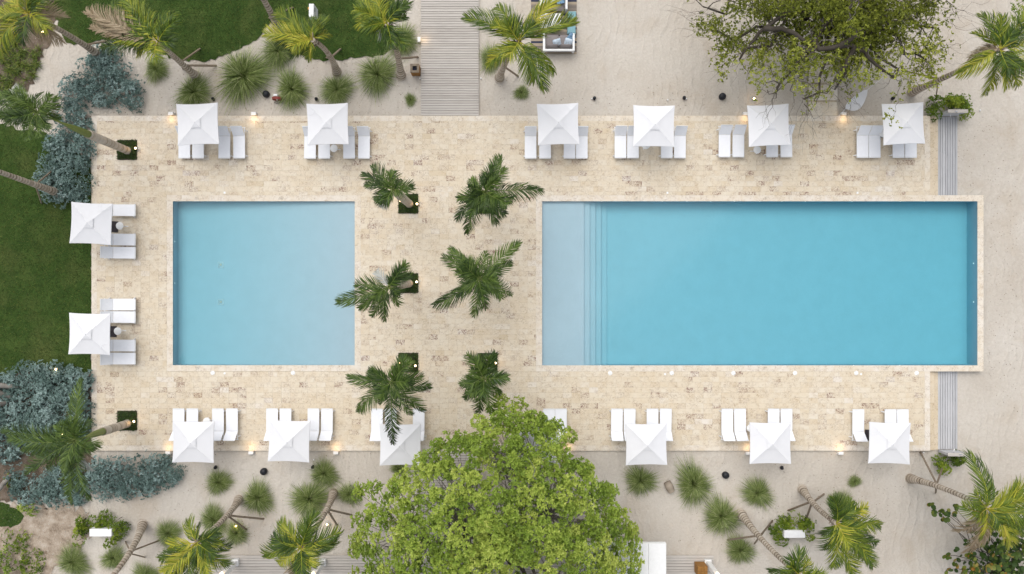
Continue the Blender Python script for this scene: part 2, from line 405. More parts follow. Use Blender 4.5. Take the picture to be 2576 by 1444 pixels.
def blades(P, dens, z, hmin, hmax, name, mat, seed):
    r = np.random.default_rng(seed); n = int(area(P) * dens)
    pts = np.array(scatter(P, n, random.Random(seed))); a = r.uniform(0, 2*PI, n); h = r.uniform(hmin, hmax, n); w = r.uniform(.012, .022, n)
    lean = r.uniform(.4, 1.3, n) * h
    b0 = np.c_[pts[:,0] + np.sin(a)*w, pts[:,1] - np.cos(a)*w, np.full(n, z)]; b1 = np.c_[pts[:,0] - np.sin(a)*w, pts[:,1] + np.cos(a)*w, np.full(n, z)]
    tip = np.c_[pts[:,0] + np.cos(a)*lean, pts[:,1] + np.sin(a)*lean, z + h]
    V = np.stack([b0, b1, tip], 1).reshape(-1, 3); F = np.arange(3*n).reshape(-1, 3)
    return stuff(link(name, np_mesh(name, V, F, np.repeat(r.random(n), 3), [mat])))
lawnA = [(-40, 298), (40, 322), (128, 338), (180, 380), (229, 400), (229, 935), (150, 950), (60, 930), (0, 955), (-40, 965)]
lawnB = [(140, -60), (138, 45), (152, 82), (166, 106), (212, 113), (240, 101), (290, 98), (340, 120), (400, 133), (438, 150), (462, 152), (516, 153), (540, 148),
         (566, 137), (598, 123), (628, 110), (651, 92), (664, 70), (680, 56), (705, 60), (730, 90), (742, 118), (748, 136), (790, 148), (812, 154), (830, 148), (858, 150), (884, 142), (912, 141),
         (935, 143), (960, 137), (985, 122), (992, 100), (982, 62), (996, 30), (990, -60)]
lawnC = [(-40, 1258), (5, 1262), (40, 1285), (58, 1300), (50, 1318), (25, 1326), (-40, 1330)]
soilA = [(-40, -60), (140, -60), (136, 40), (128, 90), (104, 140), (92, 190), (70, 222), (-40, 262)]
soilB = [(-40, 1262), (60, 1275), (150, 1272), (215, 1290), (225, 1330), (205, 1380), (150, 1400), (120, 1470), (-40, 1500)]
soilS = [(150, 150), (230, 118), (280, 110), (345, 200), (372, 270), (300, 276), (228, 288), (229, 400), (229, 512), (150, 512), (100, 450), (120, 390), (140, 320), (150, 230)]
soilT = [(-40, 965), (50, 925), (150, 920), (229, 925), (229, 1140), (225, 1250), (60, 1262), (-40, 1262)]
struct(sheet('soil_bed', soilA, -.092, M['soil'], .14, 2)[0])
struct(sheet('bare_soil', soilB, -.088, M['baresoil'], .3, 3)[0])
struct(sheet('shrub_bed_soil', soilT, -.084, M['soil'], .12, 5)[0])
for nm, pl, z, sd in (('left_lawn', lawnA, -.076, 11), ('upper_lawn', lawnB, -.08, 12), ('corner_lawn', lawnC, -.07, 13)):
    o, P = sheet(nm, pl, z, M['lawn'], .09, sd); struct(o)
    g = blades([p for p in P], 330, z, .03, .07, 'lawn_grass', M['lawnblade'], sd)
    tag(g, {'left_lawn': 'short mown grass of the lawn left of the deck', 'upper_lawn': 'short mown grass of the lawn along the top', 'corner_lawn': 'short grass of the small patch in the lower left corner'}[nm], 'grass')

# ------------------------------------------------------------------ stone deck
def sub(rects, h):
    out = []
    for (x0, y0, x1, y1) in rects:
        if h[2] <= x0 or h[0] >= x1 or h[3] <= y0 or h[1] >= y1: out.append((x0, y0, x1, y1)); continue
        if h[0] > x0: out.append((x0, y0, h[0], y1))
        if h[2] < x1: out.append((h[2], y0, x1, y1))
        a, b = max(x0, h[0]), min(x1, h[2])
        if h[1] > y0: out.append((a, y0, b, h[1]))
        if h[3] < y1: out.append((a, h[3], b, y1))
    return [r for r in out if r[2] - r[0] > .02 and r[3] - r[1] > .02]
PLANT = [(320, 377), (1027, 512.5), (1027, 712.5), (1027, 912.5), (1226, 512.5), (1226, 712.5), (1226, 913), (320, 1058)]
PH = .565
holes = [(PA[0]-CO, PA[1]-CO, PA[2]+CO, PA[3]+CO), (PB[0]-CO, PB[1]-CO, EX1, PB[3]+CO)] + [(X(p[0])-PH, Y(p[1])-PH, X(p[0])+PH, Y(p[1])+PH) for p in PLANT]
bed = [(DX0 + .01, DY0 + .01, DX1 - .01, DY1 - .01)]
for h in holes: bed = sub(bed, h)
mb = MB()
for (x0, y0, x1, y1) in bed: mb.box(((x0+x1)/2, (y0+y1)/2, -.335), (x1-x0, y1-y0, .61))
deck = struct(mb.build('stone_deck', M['grout']))
BW = 13.6 / S                                                   # border slabs along the deck's edge
TH, TW, GAP = .3023, .5027, .003
tiles = []
r = random.Random(5)
y = Y(934.5) - TH * 30; row = 0
rows = []
yy = Y(934.5)
while yy > DY0 + BW + .02: rows.append((max(yy - TH, DY0 + BW), yy)); yy -= TH
yy = Y(934.5)
while yy < DY1 - BW - .02: rows.append((yy, min(yy + TH, DY1 - BW))); yy += TH
for (y0, y1) in rows:
    off = r.choice((0, 0, 0, 0, .5, .25)) * TW; x = DX0 + BW - off
    while x < DX1 - BW:
        w = TW * (2 if r.random() < .07 else 1)
        a, b = max(x, DX0 + BW), min(x + w, DX1 - BW)
        if b - a > .03: tiles.append((a, y0, b, y1))
        x += w
for h in holes: tiles = sub(tiles, h)
def tone():
    a = r.random(); vein = r.random()
    if vein < .72: vein *= .6
    return (min(1, max(0, r.gauss(.54, .17))), vein, r.random(), 1)
def slab_mesh(rects, z0, z1, tones, mat=None, gap=GAP):
    V, F, C = [], [], []
    for (x0, y0, x1, y1), c in zip(rects, tones):
        g = gap / 2; x0 += g; y0 += g; x1 -= g; y1 -= g; o = len(V); dz = r.uniform(-.001, .001); b = .002
        for (i, z) in ((0, z0), (0, z1 + dz - b), (b, z1 + dz)):
            V += [(x0+i, y0+i, z), (x1-i, y0+i, z), (x1-i, y1-i, z), (x0+i, y1-i, z)]
        F += [(o+8, o+9, o+10, o+11)]
        for k in (0, 4):
            for i in range(4): F.append((o+k+i, o+k+(i+1) % 4, o+k+4+(i+1) % 4, o+k+4+i))
        C += [c] * 12
    return np_mesh('stone_tile', V, F, mats=[mat or M['stone']], col=C)
tiles.sort(key=lambda q: math.hypot((q[0]+q[2])/2, (q[1]+q[3])/2) + (9 if (q[2]-q[0]) < .3 else 0))
for q in tiles[:300]: link('stone_tile', slab_mesh([q], -.028, 0, [tone()]), deck)
stuff(link('stone_tiles', slab_mesh(tiles[300:], -.028, 0, [tone() for _ in tiles[300:]]), deck))
def pale(): return (min(1, max(0, r.gauss(.93, .06))), r.random() * .5, r.random(), 1)
def border(x0, y0, x1, y1, along, step, name, parent, z1=0.0, z0=-.03, tn=pale):
    L = (x1 - x0) if along == 'x' else (y1 - y0); n = max(1, round(L / step)); d = L / n
    for k in range(n):
        q = (x0 + k*d, y0, x0 + (k+1)*d, y1) if along == 'x' else (x0, y0 + k*d, x1, y0 + (k+1)*d)
        link(name, slab_mesh([q], z0, z1, [tn()]), parent)
border(DX0, DY1 - BW, DX1, DY1, 'x', 1.0, 'edge_slab', deck); border(DX0, DY0, DX1, DY0 + BW, 'x', 1.0, 'edge_slab', deck)
border(DX0, DY0 + BW, DX0 + BW, DY1 - BW, 'y', 1.0, 'edge_slab', deck)
for (a, b) in ((PB[3] + CO, DY1 - BW), (DY0 + BW, PB[1] - CO)): border(DX1 - BW, a, DX1, b, 'y', 1.0, 'edge_slab', deck)
# two shallow stone steps down to the timber strips at the right end
for (a, b) in ((PB[3] + CO, DY1), (DY0, PB[1] - CO)):
    for k, (w0, w1) in enumerate(((0, .30), (.30, .60))):
        z = -.15 * (k + 1)
        mb = MB(); mb.box((DX1 + (w0+w1)/2, (a+b)/2, z/2 - .35), (w1 - w0 - .004, b - a - .01, .67 + z)); st = mb.build('step', M['grout'], deck)
        border(DX1 + w0, a, DX1 + w1 + .01, b, 'y', .9, 'step_slab', deck, z, z - .035, lambda: (r.uniform(.0, .3), r.random() * .6, r.random(), 1))

# ------------------------------------------------------------------ pools
WZ = -.07
def pool(name, R, profile, mat, cox1):
    """profile: (x, z) of the floor from left to right"""
    x0, y0, x1, y1 = R; mb = MB(); pr = [(x0, profile[0][1])] + profile[1:-1] + [(x1, profile[-1][1])]
    for (xa, za), (xb, zb) in zip(pr[:-1], pr[1:]):
        mb.add([(xa, y0, za), (xb, y0, zb), (xb, y1, zb), (xa, y1, za)], [(0, 1, 2, 3)])
        if xb - xa > 1e-6:
            mb.add([(xa, y0, za), (xb, y0, zb), (xb, y0, -.032), (xa, y0, -.032)], [(3, 2, 1, 0)])
            mb.add([(xa, y1, za), (xb, y1, zb), (xb, y1, -.032), (xa, y1, -.032)], [(0, 1, 2, 3)])
    for (xa, za, fl) in ((x0, pr[0][1], 0), (x1, pr[-1][1], 1)):
        f = (0, 1, 2, 3) if not fl else (3, 2, 1, 0)
        mb.add([(xa, y0, za), (xa, y1, za), (xa, y1, -.032), (xa, y0, -.032)], [f])
    # outer shell of the wall, under the coping
    for (c, d) in ((((x0+cox1)/2, y0 - CO/2 + .006, -.4), (cox1 - x0 + 2*CO - .04, CO - .03, .735)), (((x0+cox1)/2, y1 + CO/2 - .006, -.4), (cox1 - x0 + 2*CO - .04, CO - .03, .735)),
                   ((x0 - CO/2 + .006, (y0+y1)/2, -.4), (CO - .03, y1 - y0 - .02, .735)), ((cox1 + CO/2 - .006, (y0+y1)/2, -.4), (CO - .03, y1 - y0 - .02, .735))): mb.box(c, d)
    p = struct(mb.build(name, mat)); ov = .02
    border(x0 - CO, y1 - ov, cox1 + CO, y1 + CO, 'x', .85, 'coping_slab', p); border(x0 - CO, y0 - CO, cox1 + CO, y0 + ov, 'x', .85, 'coping_slab', p)
    border(x0 - CO, y0 + ov, x0 + ov, y1 - ov, 'y', .85, 'coping_slab', p); border(cox1 - ov, y0 + ov, cox1 + CO, y1 - ov, 'y', .85, 'coping_slab', p)
    w = MB(); w.box(((x0+x1)/2, (y0+y1)/2, (WZ - 1.6) / 2), (x1 - x0 + .03, y1 - y0 + .03, 1.6 + WZ))
    wo_ = struct(w.build('water', M['water'])); return p
poolA = pool('small_pool', PA, [(PA[0], -.78), (PA[0] + .5, -.775), (PA[2], -.20)], M['basin_small'], PA[2])
sx = [X(v) for v in (1470, 1485, 1500, 1515, 1530)]
sz = [-.25, -.37, -.50, -.64, -.78, -.88]
prof = [(PB[0], sz[0])]
for i, x in enumerate(sx): prof += [(x, sz[i]), (x + 1e-4, sz[i+1])]
poolB = pool('large_pool', PB, prof + [(X(1560), -.89), (PB[2], -1.10)], M['basin_big'], PB[2])
for (x, y_, tx) in ((545, 665, 'upper'), (545, 760, 'lower')):
    c = Vector((X(x), Y(y_), 0)); zz = -.775 + .575 * (c.x - PA[0] - .5) / (PA[2] - PA[0] - .5) + .012
    t_ = thing('floor_drain', 'square white floor drain under the small pool water, the %s one' % tx, 'drain', (c.x, c.y, zz), 0, 'drains on the small pool floor')
    mb = MB()
    for k in range(4):
        a = k * PI / 2; mb.box((math.cos(a)*.15, math.sin(a)*.15, .008), (.02, .32, .02), a)
    mb.build('frame', M['whitemetal'], t_); mb = MB(); mb.box((0, 0, .004), (.13, .13, .016)); mb.build('grate', M['concrete'], t_)
    for k in range(4):
        a = k * PI / 2 + PI / 4; MB().bar((math.cos(a)*.09, math.sin(a)*.09, .008), (math.cos(a)*.2, math.sin(a)*.2, .008), .012, .012).build('ridge', M['whitemetal'], t_)
# round skimmer lids, small square covers
SK = [(535, 938, 'left of two beside the small pool'), (737, 938, 'right of two beside the small pool'), (1535, 938.5, 'below the steps of the large pool'), (1690, 938.5, 'second from left along the large pool'),
      (1845, 938.5, 'third from left along the large pool'), (2000, 938.5, 'fourth from left along the large pool'), (2154, 938.5, 'fifth from left along the large pool'), (2306, 938.5, 'rightmost along the large pool')]
for (x, y_, s_) in SK:
    t_ = thing('skimmer_lid', 'round white skimmer lid, ' + s_, 'lid', (X(x), Y(y_), .002), 0, 'skimmer lids along the lower pool edges')
    mb = MB(); mb.lathe([(.128, 0), (.128, .006), (.12, .010), (.02, .011)], 20); mb.build('cover', M['whitepaint'], t_)
    for k in (-1, 1): m2 = MB(); m2.lathe([(.013, .006), (.013, .0125)], 8, (.045 * k, .075 * -k, 0)); m2.build('finger_hole', M['ink'], t_)
for (x, y_, s_) in ((565, 939, 'below the small pool'), (565, 484.5, 'above the small pool'), (1673, 941, 'below the large pool, left'), (2166, 941, 'below the large pool, right'), (1679, 485, 'above the large pool, left'), (2157, 485, 'above the large pool, right')):
    mb = MB(); mb.box((0, 0, .005), (.115, .115, .008), bev=.003); tag(mb.build('square_cover', M['whitepaint'], loc=(X(x), Y(y_), .001)), 'small square white cover in the paving ' + s_, 'cover', 'square covers in the paving')
# depth marks lettered on the coping, facing the swimmers
def depth_mark(px, py, flip, l1, l2, where):
    t_ = thing('depth_mark', 'small dark depth lettering on the coping ' + where, 'marking', (X(px), Y(py), .0035), PI if flip else 0, 'depth marks on the coping')
    for k, tx in enumerate((l1, l2)):
        cu = bpy.data.curves.new('lettering', 'FONT'); cu.body = tx; cu.size = .085; cu.align_x = 'LEFT'; cu.extrude = .0006
        tmp = bpy.data.objects.new('tmp', cu); COL.objects.link(tmp); me = bpy.data.meshes.new_from_object(tmp.evaluated_get(bpy.context.evaluated_depsgraph_get()))
        bpy.data.objects.remove(tmp); me.materials.clear(); me.materials.append(M['ink']); stuff(link('lettering', me, t_, (-.12, .012 - .095 * k, 0)))
for a in ((1600, 498.5, 1, '1.20 M', '4 FT', 'above the large pool, left'), (1925, 498.5, 1, '1.20 M', '4 FT', 'above the large pool, middle'), (1590, 926, 0, '1.20 M', '4 FT', 'below the large pool, left'), (1924, 926, 0, '1.20 M', '4 FT', 'below the large pool, middle'),
          (2231, 926, 0, '1.20 M', '4 FT', 'below the large pool, right'), (495, 498.5, 1, '0.45 M', '1.5 FT', 'above the small pool, left'), (706, 498.5, 1, '0.45 M', '1.5 FT', 'above the small pool, right'),
          (497, 925.5, 0, '0.45 M', '1.5 FT', 'below the small pool, left'), (704, 925.5, 0, '0.45 M', '1.5 FT', 'below the small pool, right')): depth_mark(*a)
# little lamps set in the pool walls
ORD = ['first', 'second', 'third', 'fourth', 'fifth', 'sixth', 'seventh', 'eighth', 'ninth', 'tenth', 'eleventh', 'twelfth', 'thirteenth', 'fourteenth', 'fifteenth']
PL = [(x, 0) for x in (1514, 1668, 1730, 1790, 1850, 1914, 1970, 2029, 2147, 2269, 2330)] + [(x, 1) for x in (1512, 1790, 1853, 1917, 2151, 2268)]
for i, (x, lo) in enumerate(PL):
    mb = MB(); mb.lathe([(.034, 0), (.034, .012), (.022, .018), (.01, .02)], 10); o = mb.build('pool_lamp', M['poolglow'])
    o.location = (X(x), (PB[1] + .0) if lo else PB[3], -.20); o.rotation_euler = (-PI/2 if lo else PI/2, 0, 0)
    tag(o, 'small white pool lamp, %s from left on the %s wall of the large pool' % (ORD[i - 11 if lo else i], 'lower' if lo else 'upper'), 'pool lamp', 'lamps in the pool walls')
for i, y_ in enumerate((662, 760)):
    mb = MB(); mb.lathe([(.04, 0), (.04, .014), (.025, .02), (.01, .022)], 10); o = mb.build('pool_lamp', M['poolglow']); o.location = (PB[2], Y(y_), -.42); o.rotation_euler = (0, -PI/2, 0)
    tag(o, 'small round white lamp in the right wall of the large pool, the %s one' % ('upper', 'lower')[i], 'pool lamp', 'lamps in the pool walls')
    mb = MB(); mb.lathe([(.034, 0), (.034, .012), (.022, .018), (.01, .02)], 10); o = mb.build('pool_lamp', M['poolglow']); o.location = (PA[0], Y((607, 712)[i]), -.3); o.rotation_euler = (0, PI/2, 0)
    tag(o, 'small round white lamp in the left wall of the small pool, the %s one' % ('upper', 'lower')[i], 'pool lamp', 'lamps in the pool walls')

# ------------------------------------------------------------------ timber walkways
def boards(name, x0, y0, x1, y1, z, pitch, along, mat, gap=.019, th=.04, split=0.0):
    mb = MB(); mb.box(((x0+x1)/2, (y0+y1)/2, z - th - .045), (x1 - x0 - .06, y1 - y0 - .06, .06)); w = struct(mb.build(name, M['gap']))
    L = (y1 - y0) if along == 'x' else (x1 - x0); n = round(L / pitch); d = L / n; rr = random.Random(3); cache = {}
    for k in range(n):
        cuts = [0.0, 1.0]
        if split: cuts = [0.0] + sorted(rr.uniform(.1, .9) for _ in range(2)) + [1.0]
        for a, b in zip(cuts[:-1], cuts[1:]):
            if along == 'x': c = ((x0 + (x1-x0)*(a+b)/2), y0 + (k+.5)*d); dm = ((x1-x0)*(b-a) - .004, d - gap, th)
            else: c = (x0 + (k+.5)*d, y0 + (y1-y0)*(a+b)/2); dm = (d - gap, (y1-y0)*(b-a) - .004, th)
            key = tuple(round(v, 3) for v in dm)
            if key not in cache: m2 = MB(); m2.box((0, 0, 0), dm, bev=.004); cache[key] = m2.mesh('board', mat)
            o = link('board', cache[key], w, (c[0], c[1], z - th/2 + rr.uniform(-.002, .002)))
    return w
boards('upper_walkway', X(1058.5), DY1 + .005, X(1204.5), Y(-40), .004, 6.22 / S, 'x', M['deckwood'])
boards('lower_walkway', X(1058.5), Y(1394), X(1204.5), DY0 - .005, .004, 6.22 / S, 'x', M['deckwood'])
kz = (H + .33) / H
bx0, bx1 = DX1 + .612, DX1 + .612 + 1.145
boards('upper_timber_strip', bx0, PB[3] + CO + .005, bx1, Y(291) , -.33, .1431, 'y', M['greywood'], gap=.024)
boards('lower_timber_strip', bx0, Y(1133), bx1, PB[1] - CO - .005, -.33, .1431, 'y', M['greywood'], gap=.024)
terr = boards('timber_terrace', X(520), Y(1475), X(1796), Y(1397.5), -.03, 7.35 / S, 'x', M['deckwood'], split=1)
# stone landing above the deck, under the sparse tree
pth = struct(MB().box((X(2071), Y(200), -.12), (72/S - .06, 180/S, .12)).build('stone_landing', M['grout']))
for (a, b) in ((110, 160), (163, 208), (212.5, 252), (256.5, 290.6)): link('paving_slab', slab_mesh([(X(2035), Y(b), X(2107), Y(a))], -.06, -.012, [pale()]), pth)

SUBP = dict(vent_cap='canopy', finial='canopy', tie_cord='canopy', socket='base_plate', foot_bar='seat', head_bar='backrest', back_strut='backrest', hood='housing', lens='housing')
def attach(parts, t_):
    made = {}
    for n_, me in parts: made[n_] = link(n_, me, made.get(SUBP.get(n_)) or t_)

# ------------------------------------------------------------------ parasols
def parasol_parts():
    a, ze, za, nu, nv = 1.125, 2.36, 2.70, 10, 10
    out = []
    mb = MB(); cs = [(a, a), (-a, a), (-a, -a), (a, -a)]
    for k in range(4):
        A, B = Vector(cs[k]), Vector(cs[(k+1) % 4]); V, F = [], []
        for i in range(nu + 1):
            u = .02 + .98 * i / nu
            for j in range(nv + 1):
                v = j / nv; e = A.lerp(B, v); e *= 1 - .038 * (1 - (2*v - 1)**2) * u
                z = za + (ze - za) * u - .022 * math.sin(PI * u) * (1 - (2*v-1)**4) - .025 * (1 - (2*v - 1)**2) * u * u
                V.append((e.x * u, e.y * u, z))
        for i in range(nu):
            for j in range(nv): F.append((i*(nv+1)+j, i*(nv+1)+j+1, (i+1)*(nv+1)+j+1, (i+1)*(nv+1)+j))
        mb.add(V, [f[::-1] for f in F] if k < 0 else F, sm=True)
        # short valance turned down along the hem
        E = V[-(nv+1):]; Lw = [(x*1.002, y*1.002, z - .05) for x, y, z in E]
        mb.add(E + Lw, [(j, j+1, nv+2+j, nv+1+j) for j in range(nv)])
    out.append(('canopy', mb.mesh('canopy', M['canvas'])))
    mb = MB(); b = .27
    for k in range(4):
        A, B = Vector(cs[k]) * (b / a), Vector(cs[(k+1) % 4]) * (b / a)
        mb.add([(0, 0, za + .06), (A.x, A.y, za - .045), ((A.x+B.x)*.47, (A.y+B.y)*.47, za - .05), (B.x, B.y, za - .045)], [(0, 1, 2), (0, 2, 3)])
    out.append(('vent_cap', mb.mesh('vent_cap', M['canvas'])))
    out.append(('finial', MB().lathe([(.016, za + .03), (.02, za + .05), (.012, za + .08), (.004, za + .085)], 8).mesh('finial', M['chrome'])))
    out.append(('pole', MB().tube([(0, 0, .06), (0, 0, za - .02)], .024, 10).mesh('pole', M['whitemetal'])))
    for k in range(4):
        c = cs[k]; out.append(('rib', MB().bar((0, 0, za - .05), (c[0]*.985, c[1]*.985, ze - .02), .016, .02).mesh('rib', M['whitemetal'])))
    out.append(('base_plate', MB().box((0, 0, .03), (.62, .62, .055), bev=.01).mesh('base_plate', M['dark'])))
    out.append(('socket', MB().tube([(0, 0, .05), (0, 0, .32)], .035, 10).mesh('socket', M['dark'])))
    out.append(('tie_cord', MB().tube([(a*.9, -a*.45, ze + .075), (a*.78, -a*.44, ze + .125), (a*.66, -a*.5, ze + .165), (a*.62, -a*.63, ze + .175), (a*.72, -a*.78, ze + .135), (a*.8, -a*.95, ze + .045)], .006, 5).mesh('tie_cord', M['sling'])))
    return out
PP = parasol_parts()
UMB = [(497, 312, 2.2, 3), (824, 312, 1.2, 2), (1404, 312, 1.5, 1), (1645, 317, -.5, 1), (1934, 315, 2.5, 0), (2273, 311, 2.4, 1),
       (229, 562, -2.7, 1), (225, 840, -1, 0), (486, 1112, -.6, 1), (727, 1110, -1.6, 3), (1007, 1119, .3, 3), (1354, 1118, 0, 2), (1626, 1118, .5, 3), (1938, 1115, 0, 2), (2238, 1115, -1.5, 2)]
ULAB = ['white square parasol, leftmost of the upper row', 'white square parasol, second from left in the upper row', 'white square parasol just right of the upper walkway', 'white square parasol, fourth from left in the upper row',
        'white square parasol under the drooping twigs of the sparse tree', 'white square parasol, rightmost of the upper row', 'upper of two white parasols over the left lawn edge', 'lower of two white parasols over the left lawn edge',
        'white square parasol, leftmost of the lower row', 'white square parasol, second from left in the lower row', 'white parasol with a palm frond reaching over it', 'white parasol mostly hidden under the big leafy tree',
        'white square parasol, third from right in the lower row', 'white square parasol, second from right in the lower row', 'white square parasol, rightmost of the lower row']
for (px, py, rot, q), lb in zip(UMB, ULAB):
    c = W(px, py, 2.36); t_ = thing('parasol', lb, 'parasol', (c.x, c.y, 0.0), math.radians(rot) + q * PI / 2, 'white parasols round the pools')
    t_.rotation_euler = (0, 0, math.radians(rot) + q * PI / 2)
    attach(PP, t_)

# ------------------------------------------------------------------ loungers
def lounger_parts():
    w, zs, yh, zt = .33, .31, 1.27, .335; out = []
    fr = MB()
    for s in (-1, 1): fr.bar((s*(w - .02), 0.02, zs), (s*(w - .02), 1.76, zs), .035, .045)
    fr.bar((-w, .02, zs), (w, .02, zs), .04, .045); fr.bar((-w - .03, 1.76, zs + .002), (w + .03, 1.76, zs + .002), .04, .05); fr.bar((-w + .03, yh, zs - .01), (w - .03, yh, zs - .01), .03, .03)
    out.append(('frame', fr.mesh('frame', M['whitemetal'])))
    for s in (-1, 1):
        for yl in (.17, 1.6):
            m = MB(); m.add([(s*(w-.03), yl - .05, zs), (s*(w-.03), yl + .05, zs), (s*(w+.075), yl + .02, 0), (s*(w+.075), yl - .02, 0), (s*(w-.055), yl - .05, zs), (s*(w-.055), yl + .05, zs), (s*(w+.045), yl + .02, 0), (s*(w+.045), yl - .02, 0)],
                            [(0,1,2,3), (7,6,5,4), (0,4,5,1), (1,5,6,2), (2,6,7,3), (3,7,4,0)]); out.append(('leg', m.mesh('leg', M['whitemetal'])))
    def sling(y0, y1, nseg, f):
        V, F = [], []; nx = 6
        for i in range(nseg + 1):
            for j in range(nx + 1):
                u = j / nx; V.append(f(-w + 2*w*u, y0 + (y1-y0) * i / nseg, -.018 * (1 - (2*u-1)**2)))
        n0 = len(V)
        for i in range(nseg):
            for j in range(nx): a = i*(nx+1)+j; F.append((a, a+1, a+nx+2, a+nx+1))
        V2 = [(x, y_, z - .012) for x, y_, z in V]; F2 = [tuple(q + n0 for q in f_[::-1]) for f_ in F]
        edge = [j for j in range(nx+1)] + [(i+1)*(nx+1)-1 for i in range(1, nseg+1)] + [nseg*(nx+1)+j for j in range(nx-1, -1, -1)] + [i*(nx+1) for i in range(nseg-1, 0, -1)]
        F3 = [(edge[k], edge[k] + n0, edge[(k+1) % len(edge)] + n0, edge[(k+1) % len(edge)]) for k in range(len(edge))]
        return MB().add(V + V2, F + F2 + F3)
    out.append(('seat', sling(.03, yh - .012, 8, lambda x, y_, d: (x, y_, zt + d)).mesh('seat', M['sling'])))
    out.append(('foot_bar', MB().bar((-w, .045, zt + .006), (w, .045, zt + .006), .03, .02).mesh('foot_bar', M['whitemetal'])))
    an = math.radians(49); L = .68
    g = lambda x, y_, d: (x, yh + .012 + y_*math.cos(an) - d*math.sin(an), zt + y_*math.sin(an) + d*math.cos(an))
    out.append(('backrest', sling(0, L, 4, g).mesh('backrest', M['sling'])))
    out.append(('head_bar', MB().bar(g(-w, L, .004), g(w, L, .004), .035, .025).mesh('head_bar', M['whitemetal'])))
    for s in (-1, 1): out.append(('back_strut', MB().bar((s*.27, 1.66, zs), g(s*.27, .46, -.03), .02, .02).mesh('back_strut', M['whitemetal'])))
    return out
LP = lounger_parts()
GR = []   # (group phrase, list of (x centre, y foot), orientation)
up = lambda xs, yf: [((a + b) / 2, yf) for a, b in xs]
GR.append(('under the leftmost upper parasol', up([(449, 478), (483.5, 512.5), (549.5, 578.5), (587, 616.5)], 398.5), 'u'))
GR.append(('under the second upper parasol', up([(765, 794), (801, 830), (863.5, 893), (900.5, 930)], 399), 'u'))
GR.append(('under the parasol right of the walkway', up([(1320, 1349.5), (1356.5, 1386), (1418, 1447), (1449, 1478)], 399), 'u'))
GR.append(('under the fourth upper parasol', up([(1546.5, 1575.5), (1577.5, 1607), (1663, 1692), (1695.5, 1725)], 398), 'u'))
GR.append(('under the twig-covered upper parasol', up([(1808, 1837), (1842.5, 1872), (1928, 1957), (1964, 1993)], 395.5), 'u'))
GR.append(('under the rightmost upper parasol', up([(2155.5, 2184.5), (2186, 2215), (2246, 2275), (2277.5, 2306)], 397), 'u'))
GR.append(('under the leftmost lower parasol', up([(434.5, 464), (469, 498.5), (533.5, 563), (568.5, 598)], 1027.5), 'd'))
GR.append(('under the second lower parasol', up([(670, 699), (703.5, 733), (774, 803), (808, 837)], 1027.5), 'd'))
GR.append(('under the frond-covered lower parasol', up([(934, 963), (968, 997), (1039, 1068)], 1028), 'd'))
GR.append(('beside the big leafy tree', up([(1367, 1395.5), (1396.5, 1425.5)], 1028), 'd'))
GR.append(('under the lower parasol third from right', up([(1537.5, 1567), (1569.5, 1598.5), (1627, 1656), (1660.5, 1689.5)], 1028), 'd'))
GR.append(('under the lower parasol second from right', up([(1815, 1844.5), (1847, 1876), (1932, 1961), (1964, 1993)], 1028), 'd'))
GR.append(('under the rightmost lower parasol', up([(2144.5, 2174.5), (2226, 2255), (2256.5, 2285.5)], 1029.5), 'd'))
GR.append(('by the upper lawn parasol', [(341, 529), (341, 603), (341, 636)], 'l'))
GR.append(('by the lower lawn parasol', [(341, 766), (341, 798), (341, 869.5), (341, 902)], 'l'))
rr = random.Random(9)
for ph, pos, o_ in GR:
    for k, (px, py) in enumerate(pos):
        c = W(px, py, .33); rz = {'u': 0, 'd': PI, 'l': PI / 2}[o_] + math.radians(rr.uniform(-.7, .7))
        nth = ORD[k] + (' from the top' if o_ == 'l' else ' from left')
        t_ = thing('sun_lounger', 'white sun lounger, %s %s' % (nth, ph), 'sun lounger', (c.x, c.y, 0), rz, 'white sun loungers round the pools')
        attach(LP, t_)

# ------------------------------------------------------------------ round side tables
TB = [(301, 568, 1, 'by the upper lawn parasol'), (296, 833, 1, 'by the lower lawn parasol'), (840, 373, 1, 'between loungers under the second upper parasol'), (1905, 377, -1, 'between loungers under the twig-covered parasol'),
      (1625, 366, 1, 'peeping out under the fourth upper parasol'), (520, 1060, 1, 'peeping out above the leftmost lower parasol'), (1888, 1077, -1, 'peeping out left of the second lower parasol from right'), (2222, 336, -1, 'half hidden by the rightmost upper parasol')]
tp = [('table_top', MB().lathe([(.2, .415), (.214, .42), (.216, .432), (.208, .438), (.02, .439)], 28).mesh('table_top', M['whitepaint'])),
      ('column', MB().tube([(.12, 0, .02), (.12, 0, .418)], .018, 8).mesh('column', M['whitemetal'])), ('foot', MB().box((.06, 0, .012), (.46, .05, .02), bev=.004).box((-.08, 0, .012), (.05, .34, .022)).mesh('foot', M['whitemetal']))]
for (px, py, s_, wh) in TB:
    c = W(px, py, .43); t_ = thing('side_table', 'small round white side table ' + wh, 'table', (c.x, c.y, 0), 0 if s_ > 0 else PI, 'round white side tables')
    for n_, me in tp: link(n_, me, t_)

